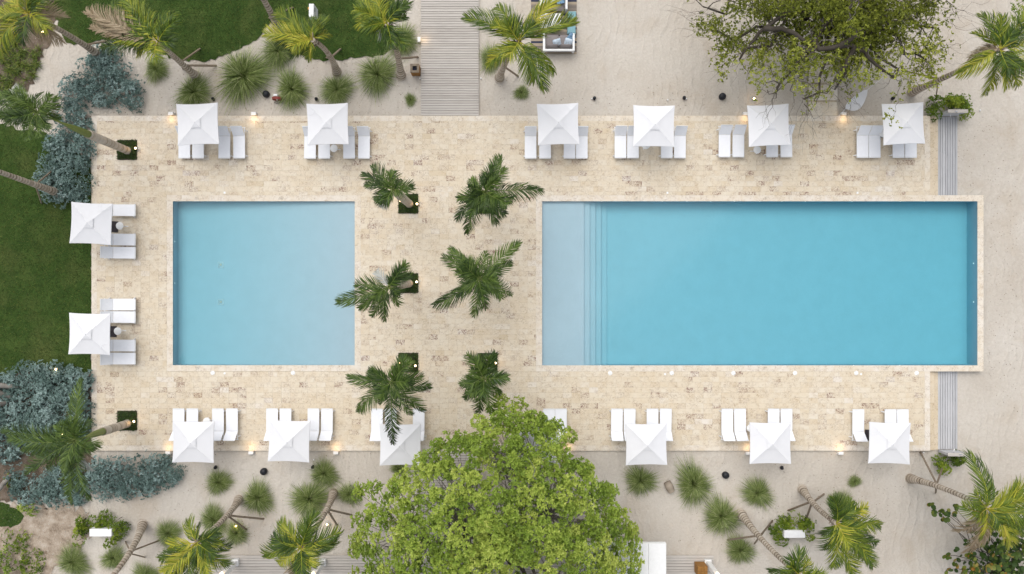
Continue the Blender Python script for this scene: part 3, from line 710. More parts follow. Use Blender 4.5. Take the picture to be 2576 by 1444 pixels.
# ------------------------------------------------------------------ deck-edge lamps (lit)
WL = [(432, 290, 1, 'left of the leftmost upper parasol'), (640, 290, 1, 'between the first two upper parasols'), (1874, 290, 1, 'left of the twig-covered parasol'), (2121, 290, 1, 'left of the rightmost upper parasol'),
      (425, 1135, -1, 'left of the leftmost lower parasol'), (633, 1135, -1, 'left of the second lower parasol'), (846, 1135, -1, 'right of the second lower parasol'), (1430, 1136, -1, 'right of the big leafy tree'),
      (1881, 1136, -1, 'left of the second lower parasol from right'), (2113, 1136, -1, 'left of the rightmost lower parasol')]
lamp_parts = [('housing', MB().box((0, .10, .13), (.27, .11, .3), bev=.015).mesh('housing', M['whitepaint'])), ('hood', MB().box((0, .045, .27), (.27, .14, .03), bev=.006).mesh('hood', M['whitepaint'])),
              ('lens', MB().box((0, .04, .225), (.2, .012, .05)).mesh('lens', M['glow']))]
def lamp_light(name, loc, e, rad=.04, parent=None, spot=None):
    l = bpy.data.lights.new(name, 'SPOT' if spot else 'POINT'); l.energy = e; l.color = (1.0, .66, .32); l.shadow_soft_size = rad
    o = bpy.data.objects.new(name, l); COL.objects.link(o); o.location = loc
    if parent: o.parent = parent
    return o
for (px, py, s_, wh) in WL:
    t_ = thing('edge_lamp', 'lit white bollard lamp on the deck edge ' + wh, 'lamp', (X(px), Y(py) + .0, -.11 if True else 0), 0 if s_ > 0 else PI, 'lit lamps along the deck edges')
    attach(lamp_parts, t_)
    lamp_light('bulb', (0, -.26, .36), 2.6, .1, t_)
t_ = thing('edge_lamp', 'lit white bollard lamp on the left edge of the upper walkway', 'lamp', (X(1057.5), Y(101), -.11), PI / 2, 'lit lamps along the deck edges')
attach(lamp_parts, t_)
lamp_light('bulb', (0, -.26, .36), 2.0, .1, t_)
# in-ground up-lights at palms and in beds
UL = [(341, 373, .04, 'right of the royal palm in the upper left planter'), (1007, 505, .04, 'left in the upper planter of the middle row'), (1049, 513, .04, 'right in the upper left planter between the pools'), (1048, 709, .04, 'right in the middle left planter between the pools'),
      (1045, 920, .04, 'right in the lower left planter between the pools'), (1006, 914, .04, 'left in the lower left planter between the pools'), (1247, 913, .04, 'right in the lower right planter between the pools'), (1205, 918, .04, 'left in the lower right planter between the pools'),
      (337, 1060, .04, 'right of the royal palm in the lower left planter'), (107, 80, -.06, 'among dead fronds in the top left bed'), (141, 929, .35, 'among silver shrubs below the left lawn'), (157, 1093, .4, 'under the lower left royal palm'),
      (594, 1323, -.1, 'at the foot of the lower left coconut palm'), (823, 1319, -.1, 'beside the curved palm above the terrace'), (1811, 1333, -.1, 'x'), (1897, 248, -.1, 'under the sparse tree near its parasol')]
for (px, py, z, wh) in UL:
    if wh == 'x': continue
    c = W(px, py, z + .18); t_ = thing('spotlight', 'small lit garden spotlight ' + wh, 'spotlight', (c.x, c.y, min(z, 0.02) if z < .3 else -.08), 0, 'lit garden spotlights')
    hh = (z + .18) - t_.location.z
    MB().tube([(0, 0, -.02), (0, 0, hh - .08)], .016, 6).build('stem', M['dark'], t_); ho = MB().lathe([(.04, hh - .1), (.075, hh - .02), (.075, hh + .01)], 12).build('housing', M['dark'], t_)
    MB().lathe([(.062, hh + .008), (.062, hh + .018), (.03, hh + .03)], 12).build('lens', M['glow'], ho); lamp_light('bulb', (0, 0, hh + .12), 2.2, .04, t_)

# ------------------------------------------------------------------ round speakers, small spike lamps, path globes
for (px, py, wh) in ((671, 238, 'beside the hose reel'), (1816, 244, 'below the sparse tree'), (665, 1185, 'below the second lower parasol'), (1824, 1194, 'in the sand below the large pool')):
    c = G(px, py, -.01); MBd = MB().lathe([(.19, 0), (.2, .06), (.2, .2), (.17, .27), (.1, .31), (.02, .325)], 20)
    tag(MBd.build('garden_speaker', M['black'], loc=c), 'round black dome garden speaker ' + wh, 'speaker', 'black dome speakers in the sand')
for (px, py, wh) in ((538, 250, 'above the leftmost upper parasol'), (797, 250, 'above the second upper parasol'), (1495, 248, 'right of the third upper parasol'), (1720, 247, 'right of the fourth upper parasol'), (2244, 248, 'above the rightmost upper parasol'),
                     (544, 1175, 'below the leftmost lower parasol'), (788, 1174, 'right of the second lower parasol'), (1477, 1168, 'right of the big leafy tree'), (1732, 1177, 'in grass below the third lower parasol from right'), (1965, 1176, 'below the second lower parasol from right')):
    c = G(px, py, -.01); d = 1 if py < 700 else -1
    t_ = thing('spike_lamp', 'small black spike lamp in the sand ' + wh, 'lamp', c, rr.uniform(-.4, .4), 'black spike lamps in the sand')
    MB().lathe([(.03, 0), (.075, .02), (.1, .14), (.095, .2), (.05, .27), (.01, .28)], 12).build('shade', M['black'], t_); MB().box((0, -.085 * d, .1), (.1, .06, .1), bev=.02).build('gear_box', M['black'], t_)
for (px, py, wh) in ((1207, 36, 'right of the walkway near the top'), (1210, 198, 'right of the walkway beside a palm'), (1057, 198, 'left of the walkway below the bin'), (2464, 278, 'right of the upper foot shower bush'), (1489, 249, 'left of a black spike lamp near the third upper parasol'),
                     (1726, 249, 'right of a black spike lamp near the fourth upper parasol'), (1679, 252, 'above the fourth upper parasol'), (952+1, 1156, 'x'), (790, 1156, 'right of the second lower parasol'), (307, 1157, 'above the long silver hedge'), (2322, 1137, 'below the right end of the deck')):
    if wh == 'x': continue
    c = G(px, py); tag(MB().lathe([(.03, -.01), (.045, .02), (.05, .07), (.035, .11), (.01, .12)], 10).build('marker_globe', M['whitepaint'], loc=c), 'tiny white marker globe ' + wh, 'globe', 'white marker globes')

# ------------------------------------------------------------------ lounge set on the rug
def rugmat():
    m, t, b = new_mat('striped_rug'); sp = t.n('SeparateXYZ'); t.put(t.pos(), sp.inputs[0]); y_ = sp.outputs[1]
    f = t.math('FRACT', t.math('MULTIPLY', y_, 1 / .79)); f = t.math('FRACT', t.math('ADD', f, .32))
    band = t.math('LESS_THAN', f, .15); st = t.math('MULTIPLY', t.math('MULTIPLY', t.math('GREATER_THAN', f, .36), t.math('LESS_THAN', f, .82)), t.math('LESS_THAN', t.math('FRACT', t.math('MULTIPLY', y_, 1 / .074)), .45))
    c = t.mix(t.math('MAXIMUM', band, st), (.33, .27, .20), (.03, .037, .065)); t.put(c, b.inputs['Base Color']); b.inputs['Roughness'].default_value = .95; return m
x0, x1 = X(1336), X(1451); y0, y1 = Y(134.5), Y(-25)
tag(MB().box(((x0+x1)/2, (y0+y1)/2, -.095), (x1-x0, y1-y0, .02)).build('rug', rugmat()), 'beige outdoor rug with navy stripes in the sand by the palm', 'rug')
def cushion(name, parent, c, d, mat, rz=0, tilt=0):
    V, F = [], []; n = 8
    for sgn in (1, -1):
        for i in range(n + 1):
            for j in range(n + 1):
                u, v = 2*i/n - 1, 2*j/n - 1; h = ((1 - u**4) * (1 - v**4)) ** .4
                V.append((u*d[0]/2, v*d[1]/2, sgn * h * d[2]/2))
    k = (n + 1) ** 2
    for i in range(n):
        for j in range(n):
            a = i*(n+1)+j; F.append((a, a+n+1, a+n+2, a+1)); F.append((k+a, k+a+1, k+a+n+2, k+a+n+1))
    o = link(name, np_mesh(name, V, F, mats=[mat], smooth_=True), parent, c); o.rotation_euler = (tilt, 0, rz); return o
def sofa(label, px0, px1, pyb, dirn, seats):
    """back rail along pyb; dirn +1 faces up, -1 faces down"""
    xa, xb = W(px0, 0, .62).x, W(px1, 0, .62).x; w = xb - xa; yb = W(0, pyb, .62).y
    t_ = thing('sofa', label, 'sofa', ((xa+xb)/2, yb, -.085), 0 if dirn > 0 else PI)
    for s in (-1, 1):
        MB().box((s*(w/2 - .06), .44, .62), (.12, .98, .05), bev=.008).build('arm_rail', M['whitepaint'], t_)
        for yl in (.03, .88): MB().box((s*(w/2 - .06), yl, .30), (.12, .08, .60)).build('leg', M['whitepaint'], t_)
    MB().box((0, -.0, .622), (w - .244, .11, .05), bev=.008).build('back_rail', M['whitepaint'], t_); MB().box((0, .45, .26), (w - .25, .88, .07)).build('seat_frame', M['whitepaint'], t_)
    n = seats
    for k in range(n):
        xx = -w/2 + .14 + (w - .28) * (k + .5) / n
        cushion('seat_cushion', t_, (xx, .5, .37), ((w - .28)/n - .01, .84, .17), M['grey_cushion']); cushion('back_cushion', t_, (xx, .17, .56), ((w - .28)/n - .03, .5, .18), M['grey_cushion'], 0, 1.25)
    return t_, w
s2, w2 = sofa('white framed sofa with grey cushions at the rug\'s lower end', 1366, 1446, 124.5, 1, 2)
for (a, b_, m_, k) in ((-.1, .42, 'pale_cushion', .3), (.55, .45, 'pale_cushion', -.3), (.7, .72, 'blue_cushion', .9)): cushion('throw_pillow', s2, (a, b_, .56), (.46, .46, .16), M[m_], k, .7)
s1, w1 = sofa('white framed sofa with blue pillows cut by the top edge', 1358, 1428, -20, -1, 2)
for (a, b_, m_, k) in ((-.38, .45, 'blue_cushion', .2), (.0, .42, 'pale_cushion', .5), (.45, .4, 'pale_cushion', .1)): cushion('throw_pillow', s1, (a, b_, .56), (.46, .46, .16), M[m_], k, .6)
c = W(1384.5, 52.5, .36); t_ = thing('coffee_table', 'white rectangular coffee table between the two sofas', 'table', (c.x, c.y, -.085))
MB().box((0, 0, .44), (1.19, .84, .05), bev=.006).build('table_top', M['whitepaint'], t_)
for sx_ in (-1, 1):
    for sy_ in (-1, 1): MB().box((sx_*.52, sy_*.35, .207), (.07, .07, .415)).build('leg', M['whitepaint'], t_)
for (px, py, wh) in ((1439.5, 38, 'upper'), (1438, 74, 'lower')):
    c = W(px, py, .36); mb = MB().box((0, 0, .225), (.46, .46, .44), bev=.05); tag(mb.build('pouf', M['teal'], loc=(c.x, c.y, -.085)), 'square teal fabric pouf on the rug, the %s one' % wh, 'pouf', 'teal poufs on the rug')

# ------------------------------------------------------------------ other small things
c = W(1043, 171, .65); t_ = thing('waste_bin', 'square wooden waste bin with dark liner left of the walkway', 'bin', (c.x, c.y, sandz(c.x, c.y) - .01))
for k in range(4):
    a = k * PI/2
    for s in range(5): MB().box((math.cos(a)*.235 + -math.sin(a)*(s-2)*.092, math.sin(a)*.235 + math.cos(a)*(s-2)*.092, .37), (.03, .086, .70), a).build('slat', M['cabwood'], t_)
    MB().box((math.cos(a)*.185, math.sin(a)*.185, .745), (.13, .5 if k % 2 == 0 else .24, .04), a, bev=.006).build('rim', M['propwood'], t_)
MB().box((0, 0, .35), (.4, .4, .66)).build('liner', M['blueglass'], t_)
c = W(783, 26, .9); t_ = thing('utility_cabinet', 'tall white metal utility cabinet standing on the upper lawn', 'cabinet', (c.x, c.y, -.085), math.radians(-1))
MB().box((0, 0, .5), (.27, .74, 1.0), bev=.015).build('body', M['whitepaint'], t_); MB().box((.139, .12, .72), (.012, .24, .12)).build('vent', M['black'], t_); MB().box((.139, -.05, .62), (.01, .12, .09)).build('sticker', M['concrete'], t_)
MB().box((-.17, .14, .86), (.09, .14, .1), bev=.02).build('lock_box', M['orange'], t_)
c = G(701, 248, -.01); t_ = thing('hose_reel', 'white post with red hose coiled on it beside fountain grass', 'hose reel', c)
MB().box((-.02, .07, .3), (.22, .1, .62), bev=.01).build('post', M['whitepaint'], t_)
for k in range(4):
    y_ = -.03 - .035*k; MB().tube([(.26*math.cos(a) , y_, .33 + .24*math.sin(a)) for a in np.linspace(0, 2*PI, 25)], .022, 6, cap=False).build('hose_coil', M['hose'], t_)
MB().tube([(0, .04, .33), (0, -.18, .33)], .03, 8).build('spindle', M['whitepaint'], t_)
MB().tube([(.2, -.15, .18), (.1, -.25, .05), (-.12, -.3, .03), (-.24, -.22, .03), (-.14, -.12, .04), (-.05, -.24, .05)], .012, 6).build('hose_end', M['black'], t_)
c = G(1682, 1222, 0); t_ = thing('cut_log', 'short cut palm log lying between two fountain grasses', 'log', c, math.radians(-65))
MB().tube([(-.3, 0, .16), (-.1, 0, .2), (.12, 0, .2), (.32, 0, .17)], [.19, .23, .22, .19], 14, [.3, .5, .38, .55]).build('bark', M['trunk'], t_, rnd=True)
MB().lathe([(.15, 0), (.14, .02), (.02, .024)], 14).build('cut_end', M['propwood'], t_, loc=(.315, 0, .17)).rotation_euler = (0, PI/2, 0)

def foot_shower(label, yb, s):
    xm = (bx0 + bx1) / 2; t_ = thing('foot_shower', label, 'shower', (xm, yb, -.37), 0 if s > 0 else PI)
    for k in range(5): MB().box((0, .07, .115 + .21*k), (1.09, .13, .2), bev=.008).build('plank', M['greywood'], t_)
    MB().box((0, .07, 1.085), (1.13, .19, .03), bev=.005).build('cap_board', M['deckwood'], t_)
    for (x, z, L) in ((.12, .9, .22), (-.12, .55, .16)):
        MB().tube([(x, .0, z), (x, -L, z), (x, -L - .02, z - .05)], .014, 8).build('tap', M['chrome'], t_)
    MB().box((-.12, .05, 1.13), (.14, .05, .05), bev=.01).build('valve', M['chrome'], t_)
foot_shower('grey timber foot shower with chrome taps above the right strip', Y(289.5) , 1)
foot_shower('grey timber foot shower with chrome taps below the right strip', Y(1134), -1)

# white posts, roof and teak cabinet of the building at the bottom edge
for (px, py, wh) in ((593.5, 1413, 'leftmost, behind a coconut palm'), (812.5, 1413, 'between palm and leafy tree'), (1779.5, 1414, 'beside the teak cabinet')):
    t_ = thing('porch_post', 'square white porch post with lit lamp, ' + wh, 'post', (X(px), Y(py), -.03), 0, 'white porch posts')
    MB().box((0, 0, .13), (.38, .38, .26), bev=.02).build('plinth', M['whitepaint'], t_); MB().box((0, 0, 1.7), (.26, .26, 2.88), bev=.012).build('shaft', M['whitepaint'], t_)
    MB().box((0, 0, 3.2), (.36, .36, .12), bev=.01).build('capital', M['whitepaint'], t_); l_ = MB().tube([(0, .16, 2.2), (0, .16, 2.5)], .05, 10).build('lamp', M['glow'], t_); MB().box((0, .14, 2.35), (.05, .06, .08)).build('bracket', M['dark'], t_)
    lamp_light('bulb', (0, .28, 2.35), 5, .05, t_)
xa, xb = W(1452, 0, 3.0).x, W(1676, 0, 3.0).x; ya = W(0, 1367, 3.0).y
t_ = thing('flat_roof', 'flat white roof panel beside the big leafy tree at the bottom', 'roof', ((xa+xb)/2, ya - 1.6, 0))
n = 5
for k in range(n): MB().box(((k - (n-1)/2) * (xb-xa)/n, 0, 3.0), ((xb-xa)/n - .012, 3.2, .07), bev=.008).build('roof_panel', M['whitepaint'], t_)
MB().box((0, 1.57, 2.86), (xb - xa - .02, .1, .2)).build('fascia', M['whitepaint'], t_)
for s in (-1, 1):
    for yy in (.2, -1.3): MB().box((s*((xb-xa)/2 - .3), yy, 1.38), (.2, .2, 2.8)).build('support_post', M['whitepaint'], t_)
c = W(1768, 1434, .85); t_ = thing('teak_cabinet', 'brown teak cabinet with slatted top beside the porch post', 'cabinet', (c.x, c.y - .1, -.03))
MB().box((0, 0, .42), (.56, .56, .83), bev=.01).build('body', M['cabwood'], t_)
for k in range(3):
    for j in range(2): MB().box((-.185 + .185*k, -.14 + .28*j, .862), (.175, .27, .03), bev=.005).build('top_board', M['cabwood'], t_)
# hammock
a, b_ = W(2128, 273, .9), W(2182, 226, 1.2); t_ = thing('hammock', 'white fabric hammock slung under the sparse tree', 'hammock', ((a.x+b_.x)/2, (a.y+b_.y)/2, 0))
mid = Vector(t_.location); d = (b_ - a); L = d.length; d.normalize(); sd = Vector((-d.y, d.x, 0)).normalized(); V, F = [], []; nu, nv = 14, 6
for i in range(nu + 1):
    u = i / nu; wd = .34 * math.sin(PI*u)**.7 + .02; sag = .45 * math.sin(PI*u)
    for j in range(nv + 1):
        v = 2*j/nv - 1; p = a.lerp(b_, u) + sd * wd * v - sd * .2 * math.sin(PI*u); V.append((p.x - mid.x, p.y - mid.y, p.z - sag - .14*(1 - v*v)*math.sin(PI*u)))
for i in range(nu):
    for j in range(nv): q = i*(nv+1)+j; F.append((q, q+1, q+nv+2, q+nv+1))
link('cloth', np_mesh('cloth', V, F, mats=[M['canvas']], smooth_=True), t_)
MB().tube([a - mid, a - mid - d*.7 + Vector((0, 0, .4))], .012, 5).build('rope', M['sling'], t_); MB().tube([b_ - mid, b_ - mid + d*.9 + Vector((0, 0, .5))], .012, 5).build('rope', M['sling'], t_)

# ------------------------------------------------------------------ palms
def norm(a): return a / np.maximum(np.linalg.norm(a, axis=-1, keepdims=True), 1e-9)
def frond_mesh(B, T, rise, wid, n, seed, mat, hang=.55, wind=(0, 0, 0), bend=0.0):
    g = np.random.default_rng(seed); B, T = np.asarray(B, float), np.asarray(T, float)
    hd = T - B; hl = np.linalg.norm(hd[:2]) + 1e-6; sdv = np.array([-hd[1], hd[0], 0]) / hl
    C = B + hd * .52 + np.array([0, 0, rise - hd[2] * .3]) + sdv * bend * hl
    def P(t): t = t[:, None]; return (1-t)**2*B + 2*t*(1-t)*C + t*t*T
    def D(t): t = t[:, None]; return norm(2*(1-t)*(C-B) + 2*t*(T-C))
    up = np.array([0, 0, 1.0])
    t = np.linspace(0, 1, 12); p = P(t); d = D(t); sd = norm(np.cross(d, up) + 1e-6); u = np.cross(sd, d)
    rad = (.024 * (1 - t) + .005)[:, None]
    V = np.concatenate([np.stack([p + sd*rad, p - sd*rad, p + u*rad*.8], 1).reshape(-1, 3)]); F = []
    for i in range(11):
        for j in range(3): F.append((i*3+j, i*3+(j+1) % 3, (i+1)*3+(j+1) % 3, (i+1)*3+j))
    R = [.96] * len(V); V = [V]; F = [np.array(F)]; off = len(V[0])
    wv = np.asarray(wind, float)
    for sg in (1, -1):
        ti = np.clip(np.linspace(.10, .995, n) + g.uniform(-.006, .006, n), 0, 1); p = P(ti); d = D(ti); sd = norm(np.cross(d, up) + 1e-6); u = np.cross(sd, d)
        ln = (wid * np.sin(PI * (.13 + .80 * ti))**.75 * g.uniform(.8, 1.1, n))[:, None]
        a = (np.radians(34 + 30 * ti) + g.normal(0, .09, n))[:, None]
        clump = (np.repeat(g.normal(0, .08, n // 4 + 1), 4)[:n] + g.normal(0, .08, n))[:, None]
        d0 = norm(sd*sg*np.cos(a) + d*np.sin(a) + u*(.28 + clump) + wv*.25); d1 = norm(d0*.85 + d*.12 - up*(hang*g.uniform(.6, 1.3, (n, 1))) + wv*.6); d2 = norm(d1 - up*hang*.6 + wv*.4)
        hw = g.uniform(.014, .023, (n, 1)); wv_ = norm(np.cross(d0, u) + .35*u*g.normal(0, 1, (n, 1)))
        p1 = p + d0*ln*.4; p2 = p1 + d1*ln*.35; p3 = p2 + d2*ln*.28
        rows = np.stack([p - wv_*hw*.7, p + wv_*hw*.7, p1 - wv_*hw, p1 + wv_*hw, p2 - wv_*hw*.6, p2 + wv_*hw*.6, p3 - wv_*hw*.12, p3 + wv_*hw*.12], 1)
        b = (np.arange(n) * 8 + off)[:, None]
        for k in (0, 2, 4): F.append(b + np.array([k, k+1, k+3, k+2]))
        V.append(rows.reshape(-1, 3)); off += n * 8
        rr_ = np.clip(.42 + np.repeat(g.normal(0, .07, n // 4 + 1), 4)[:n] + g.normal(0, .13, n), .02, .85); R += list(np.repeat(rr_, 8))
    return np_mesh('frond', np.concatenate(V), np.concatenate(F), np.array(R), [mat])
def palm(label, base, heart, zc, tips, kind='coco', lift=0.0, extra=5, dead=(), braces=(), sag=(0, 0), group='coconut palms in the sand', wid=None, seed=0, shaft=(.8, 1.0), name='palm_tree'):
    """base, heart, tips: surveyed points; zc: height of the heart"""
    g = random.Random(seed * 31 + 5)
    royal = kind == 'royal'
    B = W(base[0], base[1], .0) if royal else G(base[0], base[1], -.06)
    if royal: B.z = .02
    Hh = W(heart[0], heart[1], zc)
    t_ = thing(name, label, 'palm tree', B, 0, group); o = np.array(B)
    mid = (np.array(B) + np.array(Hh)) / 2 + np.array([sag[0], sag[1], .25])
    n = int((zc) / .075); pts = bez2(np.array(B) - o, mid - o, np.array(Hh) - o, n)
    if royal:
        k = int(n * shaft[0]); rad = [.215 + .025*math.sin(PI * i / n) - .03 * i / n + g.uniform(-.004, .004) for i in range(k)]; rad[0] = .25; rad[1] = .235
        rs = [(.78 + g.uniform(-.12, .12)) - (.35 if g.random() < .13 else 0) for _ in range(k)]
        MB().tube(pts[:k], rad, 14, rs).build('trunk', M['trunk'], t_, rnd=True)
        kk = n - k + 1; ks = kk * (shaft[1] - shaft[0]) / (1 - shaft[0]); MB().tube(pts[k-1:], [max(.05, .19 * (1 - .62 * min(1.15, i / ks)**2)) for i in range(kk)], 12, [min(1, .1 + .9*i/kk) for i in range(kk)]).build('crownshaft', M['shaft'], t_, rnd=True)
    else:
        rad = []
        for i in range(n):
            f = i / (n - 1); r0 = .12 + .15 * math.exp(-f * 7) + .03 * (1 - f); rad.append(r0 * (1 + (.025 if i % 2 else -.02) + g.uniform(-.04, .04)))
        rs = [(.66 if i % 3 else .18) + g.uniform(-.2, .2) + .12 * math.exp(-i / n * 7) for i in range(n)]
        MB().tube(pts, rad, 12, rs, sm=False).build('trunk', M['trunk'], t_, rnd=True)
        # fibrous boot of old leaf bases below the heart
        for k in range(9):
            a = g.uniform(0, 2*PI); i = n - 2 - g.randrange(max(1, int(.14*n))); p = Vector(pts[i]); q = p + Vector((math.cos(a)*.3, math.sin(a)*.3, g.uniform(.1, .32)))
            MB().tube([p, p.lerp(q, .5) + Vector((0, 0, -.03)), q], [.06, .05, .02], 5, [.35, .2, .5]).build('leaf_base', M['trunk'], t_, rnd=True)
    mt = M['royal'] if royal else M['coco']; hb = np.array(Hh) - o
    wd = wid or (.82 if royal else 1.0); dens = 20 if royal else 25
    for k, tp_ in enumerate(tips):
        dz = tp_[2] if len(tp_) > 2 else g.uniform(.1, 1.3); T = np.array(W(tp_[0], tp_[1], zc - dz)) - o
        L = np.linalg.norm(T - hb); m_ = mt
        if len(tp_) > 3: m_ = M[tp_[3]]
        wnd = np.array(T - hb) / max(L, .1) * .2 + np.array([g.uniform(-.55, .55), g.uniform(-.55, .55), 0])
        me = frond_mesh(hb + norm(T - hb) * .08, T, g.uniform(.25, .6) * min(1, L / 2.2), wd * min(1.15, .55 + L * .2), int(max(22, L * dens)), seed * 100 + k, m_, g.uniform(.4, .9), wnd, g.uniform(-.10, .10))
        link('frond', me, t_)
    for k in range(extra + (5 if royal else 0)):            # younger inner fronds
        a = g.uniform(0, 2*PI); L = g.uniform(.7, 1.5); T = hb + np.array([math.cos(a)*L, math.sin(a)*L, g.uniform(-.1, .7)])
        link('frond', frond_mesh(hb, T, g.uniform(.1, .4), wd * .8, int(L * dens * 1.3), seed * 100 + 50 + k, mt, g.uniform(.3, .7), (g.uniform(-.3, .3), g.uniform(-.3, .3), 0), g.uniform(-.2, .2)), t_)
    link('spear_leaf', MB().tube([hb, hb + np.array([.05, .05, .6]), hb + np.array([.15, .1, 1.1])], [.035, .03, .006], 6, .9).mesh('spear_leaf', mt, True), t_)
    for (px, py, f) in braces:
        e = G(px, py, -.03) - B; q = Vector(pts[int((n - 1) * f)]); MB().bar(e, q, .10, .06).build('brace', M['propwood'], t_)
    return t_
DF, GF = 'deadfrond', 'greyfrond'
RG = 'royal palms in the square planters'
palm('royal palm leaning left over the upper planter, nearest the small pool', (1030, 513), (988, 477), 6.2, [(913, 438), (937, 418), (990, 430), (1011, 453), (973, 515), (945, 503), (960, 520, 1.3, GF), (920, 465), (950, 450)], 'royal', group=RG, seed=1, extra=0)
palm('royal palm with grey dead spear over the small pool edge', (1029, 713), (978, 722), 6.6, [(851, 760), (893, 716), (948, 683, .2, GF), (968, 807), (1002, 765), (905, 775), (1005, 740), (985, 700), (935, 795)], 'royal', group=RG, seed=2, extra=-1)
palm('royal palm whose long frond hangs over a lower parasol', (1026, 914), (985, 962), 6.4, [(876, 947), (930, 930), (1004, 916), (901, 1034), (988, 1116, 2.0), (1081, 972), (1065, 1032), (1035, 1042), (955, 1015), (1060, 945)], 'royal', group=RG, seed=3)
palm('compact royal palm just above the big leafy tree', (1226, 912), (1217, 950), 5.6, [(1158, 967), (1170, 1000), (1201, 1042, 1.6), (1235, 1038), (1258, 990), (1266, 947, .8, GF), (1185, 930), (1205, 915), (1175, 950)], 'royal', group=RG, seed=4, extra=7)
palm('royal palm with one long frond reaching to the large pool corner', (1226, 513), (1220, 483), 6.3, [(1258, 393), (1363, 478), (1173, 586), (1150, 550), (1250, 562), (1272, 525), (1185, 452), (1172, 492), (1225, 438), (1190, 525)], 'royal', group=RG, seed=5, extra=7)
palm('full star-shaped royal palm in the middle between the pools', (1226, 713), (1207, 702), 6.3, [(1116, 647), (1135, 625), (1222, 632), (1306, 611), (1092, 767), (1192, 795), (1288, 742), (1222, 775), (1150, 742), (1285, 660), (1175, 668), (1250, 715)], 'royal', group=RG, seed=6, extra=7)
palm('tall royal palm leaning out left from the upper left planter', (321, 379), (92, 282), 8.6, [(-10, 235), (38, 217, 1.2, GF), (105, 235), (150, 297), (110, 336), (60, 328), (-5, 292), (12, 313), (-25, 265), (148, 268), (70, 240), (120, 318)], 'royal', group=RG, seed=7, extra=6, wid=.7, shaft=(.48, .72))
palm('royal palm leaning out left from the lower left planter', (322, 1065), (188, 1108), 6.6, [(0, 1085), (204, 957, .6), (236, 1130), (180, 1266, 1.5), (226, 1256), (65, 1193), (58, 1130), (20, 1100), (120, 1180), (110, 1090), (165, 1190), (232, 1180, .8, GF)], 'royal', group=RG, seed=8, extra=6, wid=.75, shaft=(.5, .78))
CG = 'coconut palms in the sand'
palm('coconut palm with tan dead fronds in the top left corner', (250, 140), (72, 34), 6.6, [(0, 75, 1.2, DF), (165, 42, 1.6, DF), (156, 106, 1.8, DF), (100, 95, 2, DF), (0, 30), (20, -10), (-25, 55), (110, -25), (-10, 135), (30, 15)], seed=11, braces=[(285, 100, .28)], sag=(.4, 0))
palm('coconut palm with swept yellow fronds left of the upper lawn', (494, 192), (398, 104), 5.8, [(218, 30, .9, DF), (230, 70, 1.0, DF), (280, 14), (318, -6), (340, 2), (374, 45), (397, 48), (438, 33), (255, 120), (350, 136), (270, 85), (300, 45), (330, 80)], seed=12, braces=[(504, 121, .38), (545, 165, .3), (460, 173, .35)], sag=(-.3, .2), extra=3)
palm('bare palm trunk running out of the top edge above the lawn', (702, 84), (545, -150), 9.0, [(480, -220), (600, -260), (450, -150), (560, -280)], seed=13, extra=2, braces=[(738, 18, .22), (676, 44, .2)], sag=(.8, 0))
palm('coconut palm with pale drooping fronds beside the white cabinet', (847, 182), (786, 100), 6.0, [(696, 30), (668, 86), (733, 143), (775, 150), (821, 42), (829, 86), (718, 60), (790, 58), (750, 135), (700, 100)], seed=14, braces=[(857, 122, .4), (820, 144, .38)], sag=(.35, .3), extra=3)
palm('slim coconut palm left of the walkway near the top', (1009, 192), (972, 58), 7.0, [(903, -4), (903, 56), (941, 80), (960, 90, 1.6, GF), (1003, 30), (1026, 8), (980, -32), (938, -28), (1020, 42), (925, 25)], seed=15, braces=[(1052, 143, .32)], sag=(.2, .3))
palm('coconut palm with wide open crown over the lounge rug', (1256, 197), (1306, 103), 6.4, [(1172, 44), (1250, 18), (1394, -12), (1446, 55), (1226, 166), (1368, 222), (1338, 205), (1392, 180), (1270, 130)], seed=16, braces=[(1304, 192, .35)], sag=(-.2, 0), extra=5)
palm('coconut palm leaning far right in the upper right corner', (2292, 232), (2516, 124), 8.0, [(2448, 85), (2470, 38), (2580, 30), (2610, 108), (2595, 190), (2558, 216), (2411, 186), (2476, 237, 1.8), (2452, 140), (2530, 218), (2605, 60), (2440, 145, 1.5, DF)], seed=17, braces=[(2282, 179, .4), (2355, 247, .38)], sag=(-.3, -.3))
palm('pale coconut trunk leaning out of the left edge', (152, 488), (-120, 392), 8.4, [(-190, 330), (-200, 420), (-150, 300), (-210, 470), (-170, 480)], seed=18, extra=3, braces=[(138, 423, .28), (104, 512, .28)], sag=(.2, 0))
palm('coconut palm with curved trunk above the left porch post', (600, 1256), (494, 1366), 6.6, [(402, 1405), (412, 1440), (428, 1372), (474, 1308), (500, 1324), (578, 1374), (577, 1420), (540, 1465), (478, 1475), (438, 1452), (470, 1390)], seed=19, braces=[(664, 1306, .45), (620, 1333, .45)], sag=(.7, .25))
palm('coconut palm with curved trunk above the second porch post', (838, 1240), (757, 1376), 6.6, [(665, 1395), (706, 1313), (776, 1308), (792, 1293), (854, 1338), (846, 1362), (796, 1422), (699, 1415), (760, 1455), (688, 1360), (800, 1390), (748, 1450, 2, DF)], seed=20, braces=[(885, 1296, .42), (848, 1322, .42)], sag=(.7, .5))
palm('brown coconut trunk curving out of the lower left edge', (358, 1318), (175, 1560), 8.0, [(120, 1600), (240, 1640), (140, 1660)], seed=21, extra=1, braces=[(315, 1363, .36), (400, 1360, .36), (363, 1402, .38)], sag=(1.3, .3))
palm('thick-footed coconut palm leaning toward the bottom edge', (1864, 1292), (2010, 1446), 7.6, [(1938, 1434), (1985, 1404), (2034, 1408), (2058, 1446), (2030, 1500), (1980, 1500), (2075, 1480)], seed=22, braces=[(1830, 1359, .38), (1944, 1310, .4), (1899, 1368, .4)], sag=(-.3, -.1))
